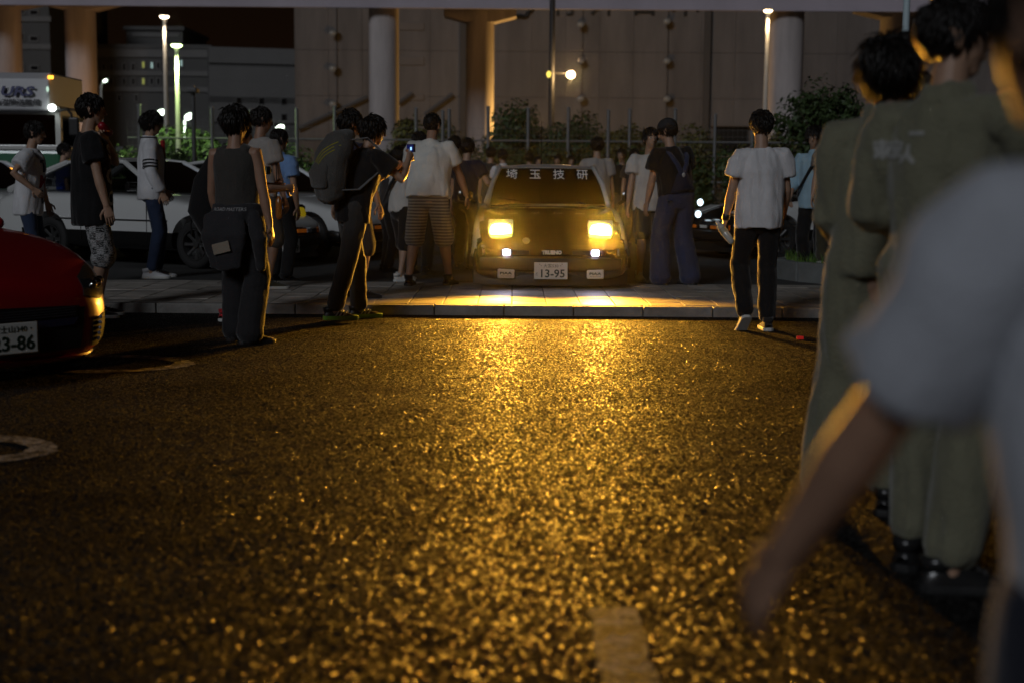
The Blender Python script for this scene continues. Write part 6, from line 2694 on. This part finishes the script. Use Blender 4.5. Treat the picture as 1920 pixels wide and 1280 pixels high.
band(P, 'wristband', [wv - d * .035, wv - d * .012], [.034, .033], BLACKP, n=14)

# two young men by the planting bed
P = person('smiling young man with glasses in a pale blue shirt by the planting bed', 1528, 15.9, LOTZ, 1.70, 145, ('long_shirt', C_LBLUE, .10, 1.08), ('trousers', C_BLACK), S_BLK, lean=5, head=(12, -8), glasses=True, hair='full', vox=.011,
           arms={'L': ((-.06, .06, -.54), (-.4, -1, 0), .4), 'R': ((.04, .2, -.45), (.6, -1, 0), .5)})
band(P, 'bag_strap', [P['sh']['L'] + Vector((.07, .02, .05)), P['chest'] + Vector((-.02, .155, .02)), P['waist'] + Vector((.13, .15, -.02)), P['pel'] + Vector((.19, .05, .02))], [(.02, .006)] * 4, C_BLACK, ref=(0, 0, 1))
person('young man in a dark grey top and olive trousers standing by the planting bed', 1562, 15.6, PLZ - .05, 1.56, 160, ('t_shirt', C_GREY, .10), ('trousers', C_KHAKI), (C_BLACK, SOLE_W, SOLE_W, 'run'), head=(-8, -5), vox=.011,
       arms={'L': hang('L', .08), 'R': hang('R', .1)})

# near group at the right: two men in olive coveralls
BOOT = (mat('black_boot', (.02, .02, .02), .25), SOLE_B, C_BLACK)
P = person('man in olive coveralls seen from behind, farther of the two near the camera', 1655, 5.0, 0, 1.685, -22, ('coverall', C_OLIVE, .02, 1.12), None, BOOT, head=(-6, -4), hair='bob', fine=2.0, vox=.009,
           arms={'L': ((.04, .20, -.42), (-.4, -1, 0), .5), 'R': ((.05, .2, -.42), (.4, -1, 0), .5)}, feet={'L': (-.19, -.05, 0, 12, 0), 'R': (.04, .10, 0, -5, 0)}, seed=8, w=.97)
P = person('taller man in olive coveralls with lettering on his back, hand at his mouth', 1768, 4.25, 0, 1.735, -42, ('coverall', C_OLIVE, .02, 1.0), None, BOOT, head=(-46, -2), hair='short', fine=2.0, vox=.008,
           arms={'R': ((-.02, .24, .0), (.7, -.1, -1), .9), 'L': ((-.02, .24, -.36), (-.4, -1, 0), .5)}, feet={'L': (-.09, .05, 0, 10, 0), 'R': (.12, -.12, 0, -50, 0)}, seed=18, w=.98)
top_z = P['neckb'].z
INK_S = cloth('ink_silver', (.36, .36, .34))
for ch, x_, z_, rot in (('東', -.165, -.165, 0), ('京', -.11, -.165, 0), ('人', -.06, -.18, 0)):
    project_text('back_lettering', ch, .055, INK_S, P['parts']['top'], frame((x_, -.8, top_z + z_), (1, 0, 0), (0, 0, 1)), P['parts']['top'], bold=.004, lift=.004)
project_text('back_lettering', 'ー', .06, INK_S, P['parts']['top'], frame((-.04, -.8, top_z - .12), (1, 0, 0), (0, 0, 1)), P['parts']['top'], bold=.003, lift=.004)
person('dark-haired person whose head shows between the two coverall men', 1694, 6.6, 0, 1.70, 20, ('t_shirt', C_BLACK, .05), ('trousers', C_BLACK), S_BLK, head=(30, 0), vox=.011, hair='short')
person('dark person with a white collar beyond the taller coverall man', 1862, 8.6, 0, 1.63, 60, ('shirt', C_OFFW, .05), ('trousers', C_BLACK), S_BLK, head=(20, -5), vox=.012, hair='full')

# nearest figure, strongly out of focus: white T-shirt, arm swinging forward
P = person('nearest person in a pale T-shirt at the right edge, bare arm swinging', 2190, 1.30, 0, 1.475, 8, ('t_shirt', cloth('pale_blue_white', (.46, .48, .53)), .06, 1.0, .8), ('trousers', cloth('dark_indigo', (.02, .022, .035))), S_BLK, lean=3, side=-4, tilt=-.75, head=(10, -3),
           arms={'L': ((-.17, .30, -.47), (-.6, -1, 0), .5), 'R': hang('R', -.1)}, hair='short', fine=2.0, vox=.008, seed=3, skin=SKIN2)
# ================================================================ added scattering air, stands in for lens bloom round the lamps
def bloom_haze_box(density):
    bm = bmesh.new()
    box(bm, (0, 300, 19), (1300, 1000, 42))
    o = obj('bloom_haze', bm, [], None, 'stuff')
    m = bpy.data.materials.new('bloom_haze')
    m.use_nodes = True
    nt = m.node_tree
    nt.nodes.clear()
    out = nt.nodes.new('ShaderNodeOutputMaterial')
    v = nt.nodes.new('ShaderNodeVolumePrincipled')
    v.inputs['Color'].default_value = (.9, .9, .9, 1)
    v.inputs['Density'].default_value = density
    v.inputs['Anisotropy'].default_value = .994
    nt.links.new(v.outputs[0], out.inputs['Volume'])
    o.data.materials.append(m)
    return o


bloom_haze_box(0.00031)
